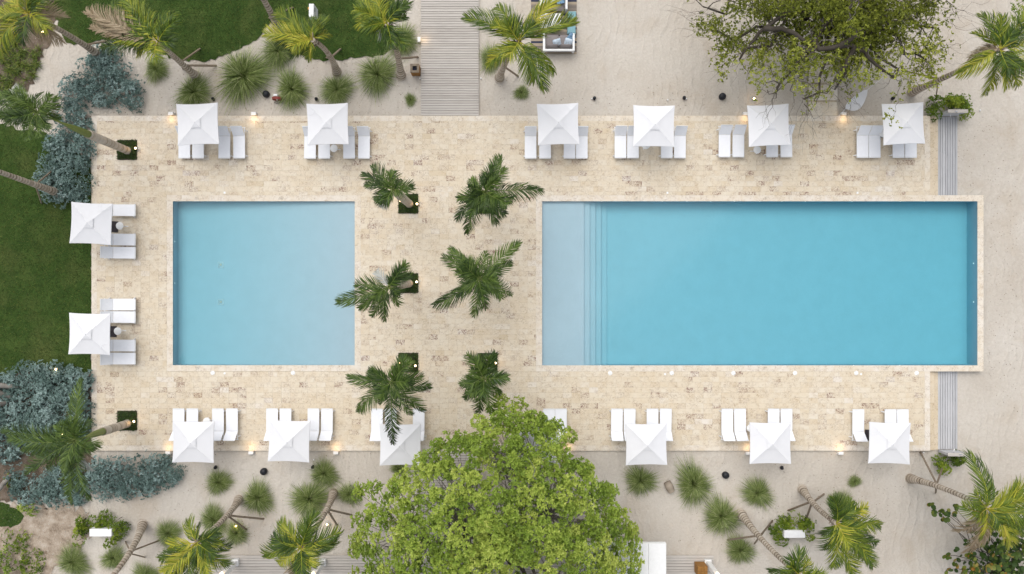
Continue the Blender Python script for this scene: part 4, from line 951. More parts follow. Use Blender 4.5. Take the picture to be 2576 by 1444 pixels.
palm('small coconut palm beside the right planter box', (2018, 1230), (2104, 1316), 5.4, [(2067, 1343), (2088, 1260), (2180, 1273), (2213, 1320), (2206, 1365), (2196, 1426), (2148, 1452), (2074, 1382), (2096, 1426), (2135, 1272), (2180, 1400)], seed=23, braces=[(1982, 1285, .35), (2028, 1308, .36), (2074, 1243, .38)], sag=(-.2, -.2))
palm('coconut palm with banded trunk at the right edge', (2288, 1204), (2484, 1280), 6.8, [(2436, 1142), (2610, 1185), (2486, 1213), (2600, 1250), (2620, 1300), (2605, 1360), (2442, 1310, 1.2, DF), (2470, 1352), (2540, 1372), (2425, 1385, 2.6, DF), (2405, 1335, 2.0, DF), (2560, 1225)], seed=24, braces=[(2316, 1137, .42), (2355, 1240, .4), (2376, 1165, .4)], sag=(-.2, .45))

# ------------------------------------------------------------------ fountain grass
def tuft_mesh(seed, n=1250):
    g = np.random.default_rng(seed); a = g.uniform(0, 2*PI, n); L = np.clip(g.normal(.78, .22, n), .25, 1.35) * (1 + .12*np.sin(a*2 + seed) + .1*np.sin(a*3 + 2*seed)); hgt = g.uniform(.25, .75, n) * (1.25 - .5*L)
    r0 = g.uniform(0, .07, n); a0 = g.uniform(0, 2*PI, n); o = np.c_[r0*np.cos(a0), r0*np.sin(a0), np.zeros(n)]; d = np.c_[np.cos(a), np.sin(a), np.zeros(n)]; s = np.c_[-np.sin(a), np.cos(a), np.zeros(n)]
    w = g.uniform(.0032, .0085, n)[:, None]; cur = g.normal(0, .06, n)[:, None]; rows = []
    for f, hz, ww in ((0, 0, 1), (.3, .75, 1), (.65, 1.0, .8), (1.0, .62, .2)):
        p = o + d*(L*f)[:, None] + s*cur*f*f + np.array([0, 0, 1.0])*(hgt*hz)[:, None]; rows += [p - s*w*ww, p + s*w*ww]
    V = np.stack(rows, 1).reshape(-1, 3); b = (np.arange(n)*8)[:, None]; F = np.concatenate([b + np.array([k, k+1, k+3, k+2]) for k in (0, 2, 4)])
    return np_mesh('fountain_grass', V, F, np.repeat(np.clip(g.normal(.45, .28, n), 0, 1), 8), [M['tuft']])
TM = [tuft_mesh(k) for k in range(5)]
TF = [(397, 176, 42, 'below the swept yellow palm'), (492, 234, 46, 'just above the leftmost upper parasol'), (620, 197, 66, 'the largest one, left of the hose reel'), (705, 132, 54, 'under the pale palm beside the upper lawn'), (738, 227, 50, 'right beside the red hose reel'),
      (850, 229, 50, 'right above the second upper parasol'), (952, 192, 54, 'left of the slim palm by the walkway'), (1015, 106, 40, 'left of the walkway near the top'), (1033, 252, 19, 'small, left of the walkway end'), (1312, 234, 19, 'small, right of the walkway near the third parasol'),
      (1236, 150, 40, 'under the palm right of the walkway'), (553, 1212, 36, 'below the leftmost lower parasol'), (653, 1250, 42, 'below the round speaker in the lower left sand'), (782, 1253, 54, 'left of the curved palm above the second post'), (818, 1190, 36, 'right of the second lower parasol'),
      (880, 1242, 36, 'touching the left side of the leafy tree'), (427, 1340, 38, 'left of the lower left coconut crown'), (541, 1306, 34, 'left of the lower left curved trunk'), (598, 1340, 34, 'under the lit spot near the left porch post'), (190, 1410, 42, 'at the lower left corner of the sand'),
      (288, 1402, 40, 'behind the lower left leaning trunk'), (372, 1445, 34, 'cut by the bottom edge at lower left'), (1003, 1178, 18, 'tiny, under the frond-covered parasol'), (1610, 1207, 46, 'below the third lower parasol from right'), (1742, 1215, 54, 'right of the cut log'),
      (1903, 1238, 46, 'below the second lower parasol from right'), (1812, 1296, 50, 'left of the thick-footed palm'), (1859, 1381, 36, 'under the braces of the thick-footed palm'), (2148, 1210, 20, 'small and alone in the lower right sand'), (2112, 1264, 30, 'behind the small coconut palm crown'), (816, 1373, 20, 'small, right of the second palm crown')]
for k, (px, py, rd, wh) in enumerate(TF):
    o = link('fountain_grass', TM[k % 5], None, G(px, py, -.01), rr.uniform(0, 6.28)); s_ = rd / S * (1.02 + .12 * ((k * 7) % 5 - 2) / 2); o.scale = (s_ * (1 + .1 * ((k * 3) % 4 - 1.5) / 1.5), s_, s_ * .85)
    tag(o, 'tuft of fountain grass ' + wh, 'grass tuft', 'fountain grass tufts in the sand')

# ------------------------------------------------------------------ leaves
def leaf_cloud(P, N, size, seed, tilt=.6, aspect=.42, rnd=None, fold=.15):
    """P: leaf roots, N: directions; a diamond leaf of four points each"""
    g = np.random.default_rng(seed); n = len(P); P = np.asarray(P, float); N = norm(np.asarray(N, float) + 1e-6)
    s = norm(np.cross(N, g.normal(0, 1, (n, 3)) * np.array([.6, .6, .2]) + np.array([0, 0, 1.0]))); u = np.cross(s, N)
    L = (size * g.uniform(.7, 1.25, n))[:, None]; w = L * aspect * .5
    a = P; b = P + N*L*.5 + s*w + u*L*fold; c = P + N*L; d = P + N*L*.5 - s*w + u*L*fold
    V = np.stack([a, b, c, d], 1).reshape(-1, 3); F = np.arange(4*n).reshape(-1, 4)
    R = np.clip(g.normal(.45, .2, n) if rnd is None else rnd + g.normal(0, .08, n), 0, 1)
    return V, F, np.repeat(R, 4)
def rosettes(C, U, k, size, seed, spread=.75, rnd=None, **kw):
    g = np.random.default_rng(seed); n = len(C); U = norm(np.asarray(U, float)); P = np.repeat(np.asarray(C, float), k, 0); UU = np.repeat(U, k, 0)
    q = g.normal(0, 1, (n*k, 3)); q -= UU * (q*UU).sum(1, keepdims=True); D = norm(norm(q)*spread + UU*(1.05 - spread) * g.uniform(.3, 1.4, (n*k, 1)))
    R = None if rnd is None else np.repeat(rnd, k)
    return leaf_cloud(P, D, size, seed + 1, rnd=R, **kw)

# the eight planter beds
def planter_parts():
    g = np.random.default_rng(4); n = 1500; pts = g.uniform(-.53, .53, (n, 2)); a = g.uniform(0, 2*PI, n)
    V, F, R = leaf_cloud(np.c_[pts, g.uniform(-.02, .07, n)], np.c_[np.cos(a), np.sin(a), g.uniform(.2, 1.3, n)], .13, 5, aspect=.28)
    fo = np_mesh('ground_cover', V, F, R, [M['hedge']])
    so = MB().box((0, 0, -.09), (1.12, 1.12, .12)).mesh('soil', M['soil'])
    ed = [MB().box((math.cos(k*PI/2)*.557, math.sin(k*PI/2)*.557, -.02), (.012, 1.10, .05), k*PI/2).mesh('edging', M['dark']) for k in range(4)]
    return so, fo, ed
so, fo, ed = planter_parts()
PLAB = ['far upper left of the deck', 'upper left between the pools', 'middle left between the pools', 'lower left between the pools', 'upper right between the pools', 'middle right between the pools', 'lower right between the pools', 'far lower left of the deck']
for (px, py), wh in zip(PLAT if False else PLANT, PLAB):
    t_ = thing('planter_bed', 'square dark green planter bed, ' + wh, 'planter', (X(px), Y(py), 0), 0, 'square planter beds in the deck')
    link('soil', so, t_); stuff(link('ground_cover', fo, t_)); [link('edging', e, t_) for e in ed]

# silver shrubs
def shrub(name, label, poly, hmax, dens, seed, mat='blueleaf', size=.125, group='silver leaved shrubs', z0=-.1, patchy=.5, cat='shrub'):
    g = random.Random(seed); P = [(X(a), Y(b)) for a, b in poly]; A = area(P); nc = int(A * 10.0); cl = scatter(P, max(5, nc), g)
    cx, cy = sum(p[0] for p in P) / len(P), sum(p[1] for p in P) / len(P); t_ = thing(name, label, cat, (cx, cy, z0), 0, group)
    C, U, R = [], [], []
    st = MB()
    for (x, y_) in cl:
        bl = mat == 'blueleaf'; h = hmax * g.uniform(.45, 1.0); rad = g.uniform(.28, .55) if bl else g.uniform(.2, .38); tone_ = g.uniform(.2, .74); k = int(dens / (2.9 if bl else 5.5) * g.uniform(.5, 1.4))
        st.tube([(x - cx + g.uniform(-.1, .1), y_ - cy + g.uniform(-.1, .1), 0), (x - cx, y_ - cy, h * .8)], [.018, .008], 4, .3, cap=False)
        for _ in range(k):
            th = g.uniform(0, 2*PI); v = g.random() ** .5; zz = math.sqrt(max(0, 1 - v*v)) * g.uniform(.7, 1.05)
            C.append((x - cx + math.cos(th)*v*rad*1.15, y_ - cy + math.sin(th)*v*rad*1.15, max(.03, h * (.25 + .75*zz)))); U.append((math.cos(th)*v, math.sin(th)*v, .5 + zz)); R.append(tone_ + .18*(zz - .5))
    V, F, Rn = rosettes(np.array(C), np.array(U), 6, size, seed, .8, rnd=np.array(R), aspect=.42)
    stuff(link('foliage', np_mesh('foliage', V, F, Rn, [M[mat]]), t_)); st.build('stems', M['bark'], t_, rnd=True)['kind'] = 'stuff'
    return t_
shrub('silver_shrub', 'wide triangular bed of silver shrub below the top left palm', [(232, 140), (262, 118), (290, 125), (312, 165), (340, 200), (362, 240), (374, 268), (330, 274), (280, 262), (232, 265), (170, 252), (160, 232), (178, 190), (210, 165)], .75, 62, 31)
shrub('silver_shrub', 'narrow silver shrub patch left of the deck corner', [(150, 255), (200, 262), (226, 285), (226, 330), (190, 340), (150, 310), (146, 280)], .55, 46, 32)
shrub('silver_shrub', 'silver shrub mass above the upper lawn parasol', [(150, 330), (200, 335), (227, 350), (227, 500), (200, 512), (165, 512), (120, 490), (112, 460), (95, 442), (108, 425), (120, 390)], .9, 70, 33)
shrub('silver_shrub', 'largest silver shrub mass below the left lawn', [(-20, 960), (30, 938), (70, 922), (110, 914), (150, 922), (190, 928), (226, 950), (226, 1080), (200, 1120), (130, 1130), (40, 1150), (-20, 1150)], 1.0, 72, 34)
shrub('silver_shrub', 'silver shrub patch under the lower left royal palm', [(35, 1190), (110, 1180), (200, 1170), (225, 1200), (228, 1250), (150, 1262), (70, 1262), (38, 1240)], .7, 62, 35)
shrub('silver_shrub', 'long silver hedge running right from the lower left palm', [(225, 1165), (300, 1158), (360, 1158), (415, 1150), (450, 1172), (455, 1200), (430, 1222), (370, 1235), (320, 1248), (240, 1250), (222, 1210)], .75, 66, 36)
# leafy bushes round the foot showers and the white boxes
shrub('leafy_bush', 'bright green bush behind the upper foot shower', [(2336, 280), (2345, 250), (2380, 240), (2425, 242), (2444, 262), (2440, 295), (2425, 298), (2420, 280), (2380, 272), (2352, 290)], 1.1, 130, 41, 'bushleaf', .13, 'green bushes at the foot showers', -.38)
shrub('leafy_bush', 'bright green bush behind the lower foot shower', [(2342, 1150), (2352, 1180), (2390, 1184), (2425, 1160), (2428, 1140), (2408, 1152), (2370, 1150)], .9, 110, 42, 'bushleaf', .13, 'green bushes at the foot showers', -.38)
shrub('leafy_bush', 'green vine bush round the lower left white box', [(197, 1350), (212, 1305), (250, 1293), (305, 1298), (320, 1325), (312, 1358), (285, 1362), (282, 1328), (226, 1328), (222, 1362)], 1.0, 150, 43, 'bushleaf', .12, 'green bushes round white boxes')
shrub('leafy_bush', 'green vine bush round the lower right white box', [(1935, 1340), (1945, 1300), (1985, 1292), (2030, 1300), (2050, 1335), (2042, 1356), (2028, 1352), (2024, 1330), (1972, 1330), (1968, 1356)], 1.0, 140, 44, 'bushleaf', .12, 'green bushes round white boxes')
shrub('leafy_bush', 'low dark green bush beside the left trunks', [(22, 1195), (50, 1188), (60, 1215), (45, 1228), (22, 1222)], .4, 60, 45, 'bushleaf', .12, 'low green bushes at lower left')
shrub('leafy_bush', 'yellow green bush in the lower left corner', [(-20, 1395), (20, 1385), (45, 1400), (38, 1440), (10, 1460), (-20, 1460)], 1.3, 52, 46, 'treeleaf', .15, 'low green bushes at lower left')
shrub('leafy_bush', 'weedy dark bush above the lower left corner', [(20, 1340), (70, 1345), (95, 1385), (120, 1440), (60, 1460), (40, 1400), (0, 1380)], .3, 34, 47, 'bushleaf', .12, 'low green bushes at lower left')
shrub('leafy_bush', 'yellow green sprig beside the small corner lawn', [(50, 1268), (75, 1264), (105, 1272), (95, 1284), (70, 1280)], .9, 50, 48, 'treeleaf', .14, 'low green bushes at lower left')
for (px, py, wd_, wh) in ((253, 1340, 1.22, 'lower left'), (1999, 1343.5, 1.15, 'lower right')):
    c = W(px, py, .78); t_ = thing('planter_box', 'white rectangular planter box in the %s sand' % wh, 'planter box', (c.x, c.y, -.13), 0, 'white planter boxes')
    MB().box((0, 0, .45), (wd_, .40, .9), bev=.012).build('body', M['whitepaint'], t_); MB().box((0, 0, .915), (wd_ + .02, .42, .03), bev=.008).build('lid', M['whitepaint'], t_)

# strappy lilies in the soil bed
def lily_mesh(seed):
    g = np.random.default_rng(seed); n = 16; a = g.uniform(0, 2*PI, n); L = g.uniform(.2, .45, n); d = np.c_[np.cos(a), np.sin(a), np.zeros(n)]; s = np.c_[-np.sin(a), np.cos(a), np.zeros(n)]; rows = []
    for f, hz, w in ((0, 0, .010), (.45, .2, .015), (1, .1, .003)): p = d*(L*f)[:, None] + np.array([0, 0, hz]); rows += [p - s*w, p + s*w]
    V = np.stack(rows, 1).reshape(-1, 3); b = (np.arange(n)*6)[:, None]; F = np.concatenate([b + np.array([k, k+1, k+3, k+2]) for k in (0, 2)])
    return np_mesh('strappy_lily', V, F, np.repeat(g.uniform(.1, .95, n), 6), [M['lily']])
LM = [lily_mesh(k) for k in range(4)]; gl = random.Random(8); PS = [(X(a), Y(b)) for a, b in [(0, 90), (30, 85), (70, 100), (110, 90), (100, 140), (90, 180), (72, 215), (0, 245)]]
for (x, y_) in scatter(PS, 72, gl) + scatter([(X(a), Y(b)) for a, b in [(80, 0), (136, 0), (130, 40), (95, 30)]], 10, gl):
    o = link('strappy_lily', LM[gl.randrange(4)], None, (x, y_, -.095), gl.uniform(0, 6.28)); o.scale = (1.05,)*3
    tag(o, 'one of the green strap-leaved plants in the top left soil bed', 'plant', 'strap-leaved plants in the top left bed')

# ------------------------------------------------------------------ the big leafy tree at the bottom
def limb(mb, a, b, r0, r1, g, wob=.12, n=7, tone=.4, lift=.0):
    a, b = Vector(a), Vector(b); L = (b - a).length; pts = []; rd = []
    for i in range(n):
        t = i / (n - 1); p = a.lerp(b, t) + Vector((0, 0, lift * math.sin(PI * t)))
        if 0 < i < n - 1: p += Vector((g.uniform(-1, 1), g.uniform(-1, 1), g.uniform(-.5, .5))) * wob * L * .3
        pts.append(p); rd.append(r0 + (r1 - r0) * t)
    mb.tube(pts, rd, 7 if r0 > .05 else 5, [min(1, tone + g.uniform(-.15, .2)) for _ in pts], cap=True); return pts
def leafy_tree():
    g = random.Random(77); base = W(1262, 1330, -.1)
    t_ = thing('leafy_tree', 'big dense yellow-green leafy tree over the lower walkway', 'tree', base); B = np.array(base)
    poly = [(1285, 984), (1302, 1010), (1335, 1018), (1345, 1045), (1395, 1052), (1442, 1092), (1424, 1120), (1440, 1150), (1490, 1175), (1515, 1210), (1560, 1232), (1580, 1290), (1600, 1330), (1612, 1400), (1625, 1500),
            (1600, 1640), (900, 1640), (878, 1500), (888, 1420), (880, 1350), (885, 1310), (905, 1280), (890, 1245), (912, 1212), (960, 1205), (1010, 1195), (1050, 1165), (1075, 1120), (1112, 1085), (1150, 1095), (1190, 1100), (1200, 1060), (1225, 1040), (1250, 1000)]
    P = [(1255 + (a - 1255) * .97, 1340 + (b - 1340) * .985) for a, b in poly]; cl = []
    tries = 0
    while len(cl) < 520 and tries < 30000:
        tries += 1; x, y_ = g.uniform(875, 1630), g.uniform(984, 1640)
        if not inside(P, x, y_): continue
        q = math.hypot((x - 1255) / 380, (y_ - 1340) / 360); z = 2.6 + 5.6 * math.sqrt(max(.02, 1 - min(.98, q*q))) * g.uniform(.82, 1.05)
        if g.random() < .16: z *= g.uniform(.5, .75)
        if any((x - c[0])**2 + (y_ - c[1])**2 < 18**2 and abs(z - c[2]) < 1.2 for c in cl): continue
        # a few real gaps in the crown
        if any((x - a)**2 + (y_ - b)**2 < r_*r_ for a, b, r_ in ((1120, 1235, 26), (1340, 1112, 20), (1215, 1195, 16), (1345, 1430, 22), (1500, 1290, 14), (1085, 1290, 12), (1262, 1222, 20), (1160, 1165, 16), (1455, 1225, 10))) : continue
        cl.append((x, y_, z))
    br = MB(); tr = MB()
    limb(tr, (0, 0, 0), (.1, -.3, 2.6), .32, .24, g, .08, 9, .5); tr.build('trunk', M['bark'], t_, rnd=True)
    fork = np.array([.1, -.3, 2.55]); mains = []
    for k in range(13):
        a = 2*PI*k/13 + g.uniform(-.2, .2); R_ = g.uniform(2.2, 4.2); e = fork + np.array([math.cos(a)*R_, math.sin(a)*R_, g.uniform(1.4, 3.2)])
        m = MB(); mains += limb(m, fork, e, .15, .05, g, .2, 9, .45); m.build('branch', M['bark'], t_, rnd=True)
    mains_np = np.array([list(p) for p in mains]); C, U, R = [], [], []
    for (x, y_, z) in cl:
        p = np.array(W(x, y_, z)) - B; dd = ((mains_np - p)**2 * np.array([1, 1, 1.5])).sum(1) + (mains_np[:, 2] > p[2]) * 6; q = mains_np[dd.argmin()]
        limb(br, q, p - np.array([0, 0, .15]), .035, .010, g, .25, 6, .75)
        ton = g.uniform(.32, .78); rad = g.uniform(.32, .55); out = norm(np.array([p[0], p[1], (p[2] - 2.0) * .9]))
        for _ in range(int(46 * g.uniform(.7, 1.25))):
            v = np.array([g.gauss(0, 1), g.gauss(0, 1), g.gauss(0, .7)]); v = v / np.linalg.norm(v) * g.random() ** .4
            if v @ out < -.45: continue
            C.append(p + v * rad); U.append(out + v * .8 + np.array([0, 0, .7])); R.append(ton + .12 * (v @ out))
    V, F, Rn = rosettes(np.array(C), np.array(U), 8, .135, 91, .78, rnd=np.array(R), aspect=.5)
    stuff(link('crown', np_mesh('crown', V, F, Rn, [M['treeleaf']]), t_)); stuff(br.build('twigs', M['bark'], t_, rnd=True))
    # the bare twiggy centre
    tw = MB()
    for k in range(46):
        x, y_ = g.gauss(1262, 34), g.gauss(1225, 55); z = g.uniform(5.6, 8.6); p = np.array(W(x, y_, z)) - B; limb(tw, p - np.array([g.uniform(-.5, .5), g.uniform(.2, 1.3), g.uniform(.6, 1.6)]), p, .022, .006, g, .3, 6, .85)
    stuff(tw.build('bare_twigs', M['bark'], t_, rnd=True))
leafy_tree()

# ------------------------------------------------------------------ the sparse tree at the upper right
def sparse_tree():
    g = random.Random(21); base = W(2075, 40, -.15); B = np.array(base)
    t_ = thing('sparse_tree', 'wide sparse tree with dark limbs and olive leaves at upper right', 'tree', base)
    tr = MB(); limb(tr, (0, 0, 0), (-.2, .1, 2.0), .3, .24, g, .1, 8, .3); tr.build('trunk', M['bark'], t_, rnd=True)
    fork = np.array([-.2, .1, 1.95])
    ends = [(1925, 70, 4.6), (1800, 75, 4.6), (1780, 20, 5.2), (1860, 150, 4.4), (1950, 235, 4.0), (2020, 250, 4.2), (2100, 225, 4.4), (2170, 120, 5.0), (2250, 195, 4.2), (2240, 60, 5.6), (2350, 70, 4.8), (2330, 150, 4.6), (2160, 10, 6.2), (2010, -20, 6.0), (1900, -40, 6.0), (2260, -40, 6.0), (2380, -10, 5.2), (2050, 130, 5.6)]
    tips = []; tw = MB(); cl = []
    for k, (x, y_, z) in enumerate(ends):
        e = np.array(W(x, y_, z)) - B; m = MB(); pts = limb(m, fork, e, .2 if k % 3 == 0 else .14, .05, g, .28, 10, .22, .5); m.build('branch', M['bark'], t_, rnd=True)
        for p in pts[3:]:
            for _ in range(3):
                d = np.array([g.gauss(0, 1), g.gauss(0, 1), g.gauss(.1, .45)]); d /= np.linalg.norm(d); L = g.uniform(.7, 1.7); q = np.array(p) + d * L
                pt = limb(tw, p, q, .03, .009, g, .35, 6, .35 if g.random() < .6 else .9)
                cl.append(q); cl.append(np.array(pt[4])); 
                for _ in range(2):
                    d2 = d + np.array([g.gauss(0, .7), g.gauss(0, .7), g.gauss(0, .3)]); d2 /= np.linalg.norm(d2); q2 = q + d2 * g.uniform(.35, .95); limb(tw, q, q2, .011, .004, g, .35, 5, .6); cl.append(q2)
    for path in ([(2055, -40, 4.6), (2020, 0, 5.2), (1965, 40, 5.5), (1922, 72, 5.4), (1885, 112, 5.0)], [(1922, 74, 5.4), (1965, 72, 5.6), (2000, 85, 5.7), (2030, 106, 5.6), (2045, 104, 5.5)], [(2045, 104, 5.5), (2060, 124, 5.5), (2110, 116, 5.6), (2150, 118, 5.5), (2175, 130, 5.3), (2205, 165, 5.0), (2252, 198, 4.6)], [(2110, 118, 5.6), (2140, 98, 5.8), (2172, 70, 6.0)], [(2150, 118, 5.5), (2130, 160, 5.2), (2098, 205, 4.8)]):
        pp = [np.array(W(*q)) - B for q in path]; qq = []
        for a_, b__ in zip(pp[:-1], pp[1:]): qq += [a_ + (b__ - a_) * t + np.array([g.gauss(0, .03), g.gauss(0, .03), 0]) for t in (0, .33, .66)]
        qq.append(pp[-1]); k_ = len(qq); MB().tube(qq, [.15 - .09 * i / k_ for i in range(k_)], 8, [.12 + g.uniform(-.1, .15) for _ in qq]).build('branch', M['bark'], t_, rnd=True)
    # bare hair-thin twigs reaching out to the left and down
    for k in range(70):
        x0, y0 = g.choice([(1800, 70), (1790, 20), (1860, 150), (1950, 240), (2020, 255), (2340, 120), (2380, 40), (2120, 235)]); a = np.array(W(x0 + g.uniform(-30, 30), y0 + g.uniform(-25, 25), 4.4)) - B
        away = np.array([x0 - 2075, -(y0 - 40), 0.]); away = away / np.linalg.norm(away) + np.array([g.gauss(0, .45), g.gauss(0, .45), g.gauss(-.1, .15)]); limb(tw, a, a + away * g.uniform(.8, 2.2), .008, .003, g, .3, 7, .35)
    stuff(tw.build('twigs', M['bark'], t_, rnd=True))
    C, U, R = [], [], []
    def inframe_clump(p):
        x = CX + (p[0] + B[0]) * S * H / (H - p[2]); y_ = CY - (p[1] + B[1]) * S * H / (H - p[2]); return x, y_
    for p in cl:
        x, y_ = inframe_clump(p)
        if x < 1725 or x > 2410 or y_ > 300: continue
        if y_ > 190 and g.random() < .35: continue
        dense = .6 if y_ < 130 else .5
        if g.random() > dense: continue
        ton = g.uniform(.3, .7) if y_ < 120 else g.uniform(.45, .95)
        for _ in range(g.randrange(7, 17)):
            v = np.array([g.gauss(0, .27), g.gauss(0, .27), g.gauss(0, .2)]); C.append(p + v); U.append((g.gauss(0, .5), g.gauss(0, .5), 1)); R.append(ton + g.gauss(0, .1))
    V, F, Rn = rosettes(np.array(C), np.array(U), 5, .135, 51, .85, rnd=np.array(R), aspect=.5)
    stuff(link('crown', np_mesh('crown', V, F, Rn, [M['olive']]), t_))
    # fine olive clumps riding in the crown
    C, U, R = [], [], []
    for (x, y_, sx_, sy_, z, n) in ((1790, 68, 26, 20, 5.0, 260), (1760, 60, 16, 14, 4.9, 90), (1985, 20, 40, 22, 6.2, 300), (2100, 15, 55, 25, 6.6, 520), (2180, 45, 45, 26, 6.2, 420), (2260, 55, 34, 30, 5.8, 340), (2330, 20, 34, 20, 5.6, 260), (2160, 105, 30, 18, 5.4, 160), (1850, 25, 26, 20, 5.8, 170)):
        for _ in range(int(n * .65)):
            p = np.array(W(g.gauss(x, sx_ * .6), g.gauss(y_, sy_ * .6), z + g.gauss(0, .3))) - B; C.append(p); U.append((g.gauss(0, .6), g.gauss(0, .6), 1)); R.append(.46 + g.gauss(0, .17))
    V, F, Rn = rosettes(np.array(C), np.array(U), 7, .085, 52, .85, rnd=np.array(R), aspect=.4)
    stuff(link('fine_foliage', np_mesh('fine_foliage', V, F, Rn, [M['olive']]), t_))
sparse_tree()

# ------------------------------------------------------------------ sea grape at the lower right corner
def sea_grape():
    g = random.Random(3); base = G(2500, 1420, -.05); B = np.array(base); t_ = thing('sea_grape', 'sea grape with big round leaves in the lower right corner', 'tree', base)
    m = MB(); limb(m, (0, 0, 0), (.1, -.2, 1.2), .12, .09, g, .1, 6, .5); m.build('trunk', M['bark'], t_, rnd=True)
    V, F = [(0, 0, 0)], []; n = 10
    for k in range(n): a = 2*PI*k/n; V.append((1.05 + math.cos(a) - .08, math.sin(a), .10 * abs(math.sin(a))))
    F = [(0, 1 + k, 1 + (k+1) % n) for k in range(n)]
    lm = np_mesh('leaf', V, F, [.45] * len(V), [M['grapeleaf']]); cnt = 0
    cs = [(2340, 1270), (2345, 1285), (2365, 1290), (2378, 1285), (2400, 1290), (2402, 1275), (2375, 1300), (2450, 1265), (2460, 1290)] + [(g.uniform(2440, 2590), g.uniform(1300, 1460)) for _ in range(44)] + [(g.uniform(2380, 2480), g.uniform(1395, 1460)) for _ in range(12)]
    fk = Vector((.1, -.2, 1.15)); bm = MB()
    for (x, y_) in cs:
        z = 1.1 + 1.6 * max(0, 1 - math.hypot((x - 2520)/200, (y_ - 1420)/190)) + g.uniform(-.2, .3); p = np.array(W(x, y_, z)) - B
        limb(bm, fk, p - np.array([0, 0, .1]), .035, .012, g, .2, 6, .5)
        for k in range(5):
            if cnt >= 330: break
            cnt += 1; a = g.uniform(0, 2*PI); o = link('leaf', lm, t_, p + np.array([g.gauss(0, .05), g.gauss(0, .05), k * .05])); s_ = g.uniform(.10, .145); o.scale = (s_, s_, s_); o.rotation_euler = (g.uniform(-.3, .3), g.uniform(-.75, -.1), a)
    stuff(bm.build('branches', M['bark'], t_, rnd=True))
    VV, FF, RR = [], [], []
    for _ in range(520):
        x, y_ = g.gauss(2530, 55), g.gauss(1405, 48)
        if x < 2395 or y_ < 1290: continue
        z = .7 + 1.7 * max(0, 1 - math.hypot((x - 2520)/200, (y_ - 1420)/190)) * g.uniform(.4, 1.05); p = W(x, y_, z) - base; s_ = g.uniform(.09, .14)
        Mx = Matrix.Rotation(g.uniform(0, 6.28), 3, 'Z') @ Matrix.Rotation(g.uniform(-.8, -.1), 3, 'Y') @ Matrix.Rotation(g.uniform(-.3, .3), 3, 'X'); o_ = len(VV); tn = min(1, max(0, g.gauss(.4, .2)))
        VV += [tuple(Mx @ (Vector(v) * s_) + p) for v in V]; FF += [tuple(i + o_ for i in f) for f in F]; RR += [tn] * len(V)
    stuff(link('leaves', np_mesh('leaves', VV, FF, RR, [M['grapeleaf']]), t_))
sea_grape()
# a twig of another tree entering at the top right corner
g = random.Random(5); base = W(2640, -20, -.3); B = np.array(base); t_ = thing('corner_tree', 'dark leafy twig entering at the top right corner', 'tree', base)
m = MB(); limb(m, (0, 0, 0), (.1, .2, 3.0), .12, .09, g, .1, 6, .4); m.build('trunk', M['bark'], t_, rnd=True)
m = MB(); C = []
for (x, y_) in ((2545, 20), (2560, 35), (2570, 12), (2590, 5), (2560, -5)):
    p = np.array(W(x, y_, 4.0)) - B; limb(m, (.1, .2, 2.95), p, .04, .008, g, .2, 7, .4); C += [p + np.array([g.gauss(0, .12), g.gauss(0, .12), g.gauss(0, .08)]) for _ in range(6)]
m.build('branches', M['bark'], t_, rnd=True)['kind'] = 'stuff'; V, F, Rn = rosettes(np.array(C), np.array([(0, 0, 1)] * len(C)), 5, .13, 61, .9, aspect=.5); stuff(link('crown', np_mesh('crown', V, F, Rn, [M['bushleaf']]), t_))
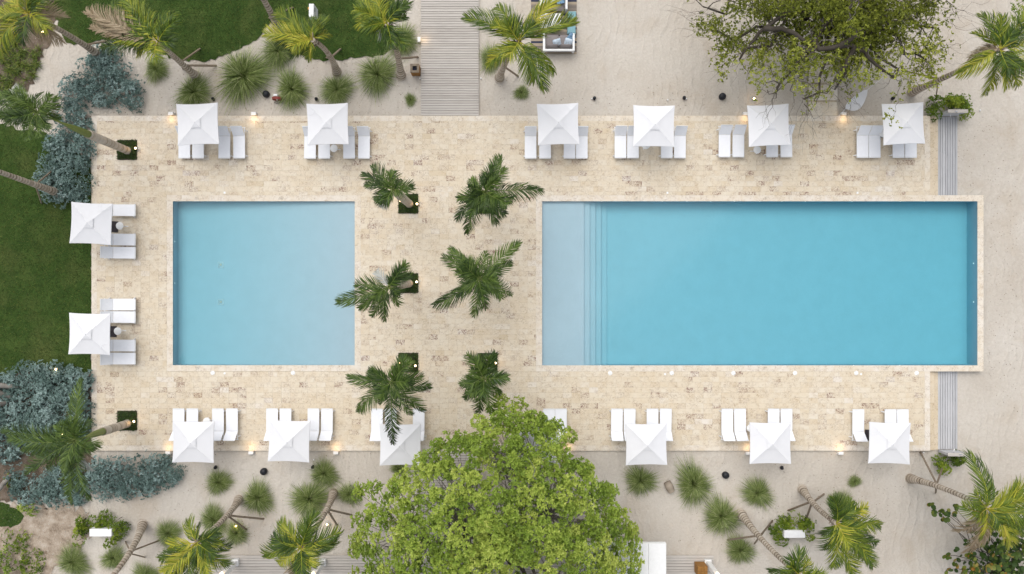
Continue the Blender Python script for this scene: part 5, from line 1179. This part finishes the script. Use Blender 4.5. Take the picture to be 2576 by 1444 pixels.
# grey trunks lying in the silver shrubs at the left edge
for k, (a, b, ra, wh) in enumerate((((-10, 970), (62, 972), .16, 'upper'), ((-10, 985), (45, 1005), .15, 'middle'), ((-10, 1020), (30, 1008), .13, 'lower'), ((-10, 1240), (28, 1195), .14, 'bottom'))):
    p, q = W(*a, .9), W(*b, .1); m = MB(); limb(m, (0, 0, 0), q - p, ra, ra * .8, random.Random(k), .08, 8, .9); o = m.build('leaning_trunk', M['bark'], rnd=True, loc=p); tag(o, 'pale bare trunk leaning in from the left edge, the %s one' % wh, 'trunk', 'pale trunks at the left edge')

# ------------------------------------------------------------------ litter on the sand and pebbles on the bare soil
def litter(name, label, polys, n, size, mat, seed, zf, flat=.25):
    g = random.Random(seed); P = []
    for pl in polys: P += scatter([(X(a), Y(b)) for a, b in pl], n // len(polys), g)
    C = np.array([(x, y_, zf(x, y_)) for x, y_ in P]); gg = np.random.default_rng(seed); a = gg.uniform(0, 2*PI, len(C))
    V, F, R = leaf_cloud(C, np.c_[np.cos(a), np.sin(a), gg.uniform(0, flat, len(C))], size, seed, aspect=.6); o = stuff(link(name, np_mesh(name, V, F, R, [mat]))); tag(o, label, 'litter')
litter('leaf_litter', 'scattered dry leaf bits on the sand', [[(240, 240), (1050, 240), (1050, 289), (240, 289)], [(380, 150), (1050, 150), (1050, 240), (380, 240)], [(1220, 200), (2330, 230), (2330, 288), (1220, 288)], [(240, 1140), (1050, 1140), (1000, 1390), (420, 1390)], [(1600, 1140), (2330, 1140), (2200, 1390), (1700, 1390)], [(2415, 290), (2570, 290), (2570, 1100), (2490, 1000), (2490, 480), (2415, 480)]], 1500, .055, M['litter'], 5, lambda x, y_: sandz(x, y_) + .006)
litter('leaf_litter', 'dry brown leaves under the silver shrubs', [[(140, 230), (228, 290), (228, 500), (140, 500)], [(0, 950), (228, 940), (228, 1150), (0, 1150)]], 700, .08, M['litter'], 6, lambda x, y_: -.068)
g = random.Random(12); mb = MB()
for (x, y_) in scatter([(X(a), Y(b)) for a, b in soilB], 420, g) + scatter([(X(a), Y(b)) for a, b in soilA], 160, g):
    s_ = g.uniform(.012, .04); mb.add([(x - s_, y_, -.09), (x, y_ - s_, -.09), (x + s_, y_ + s_*.3, -.09), (x, y_ + s_, -.09), (x + s_*.2, y_, -.09 + s_)], [(0, 1, 4), (1, 2, 4), (2, 3, 4), (3, 0, 4)])
tag(stuff(mb.build('pebbles', M['concrete'])), 'pale pebbles strewn over the bare soil', 'pebbles')
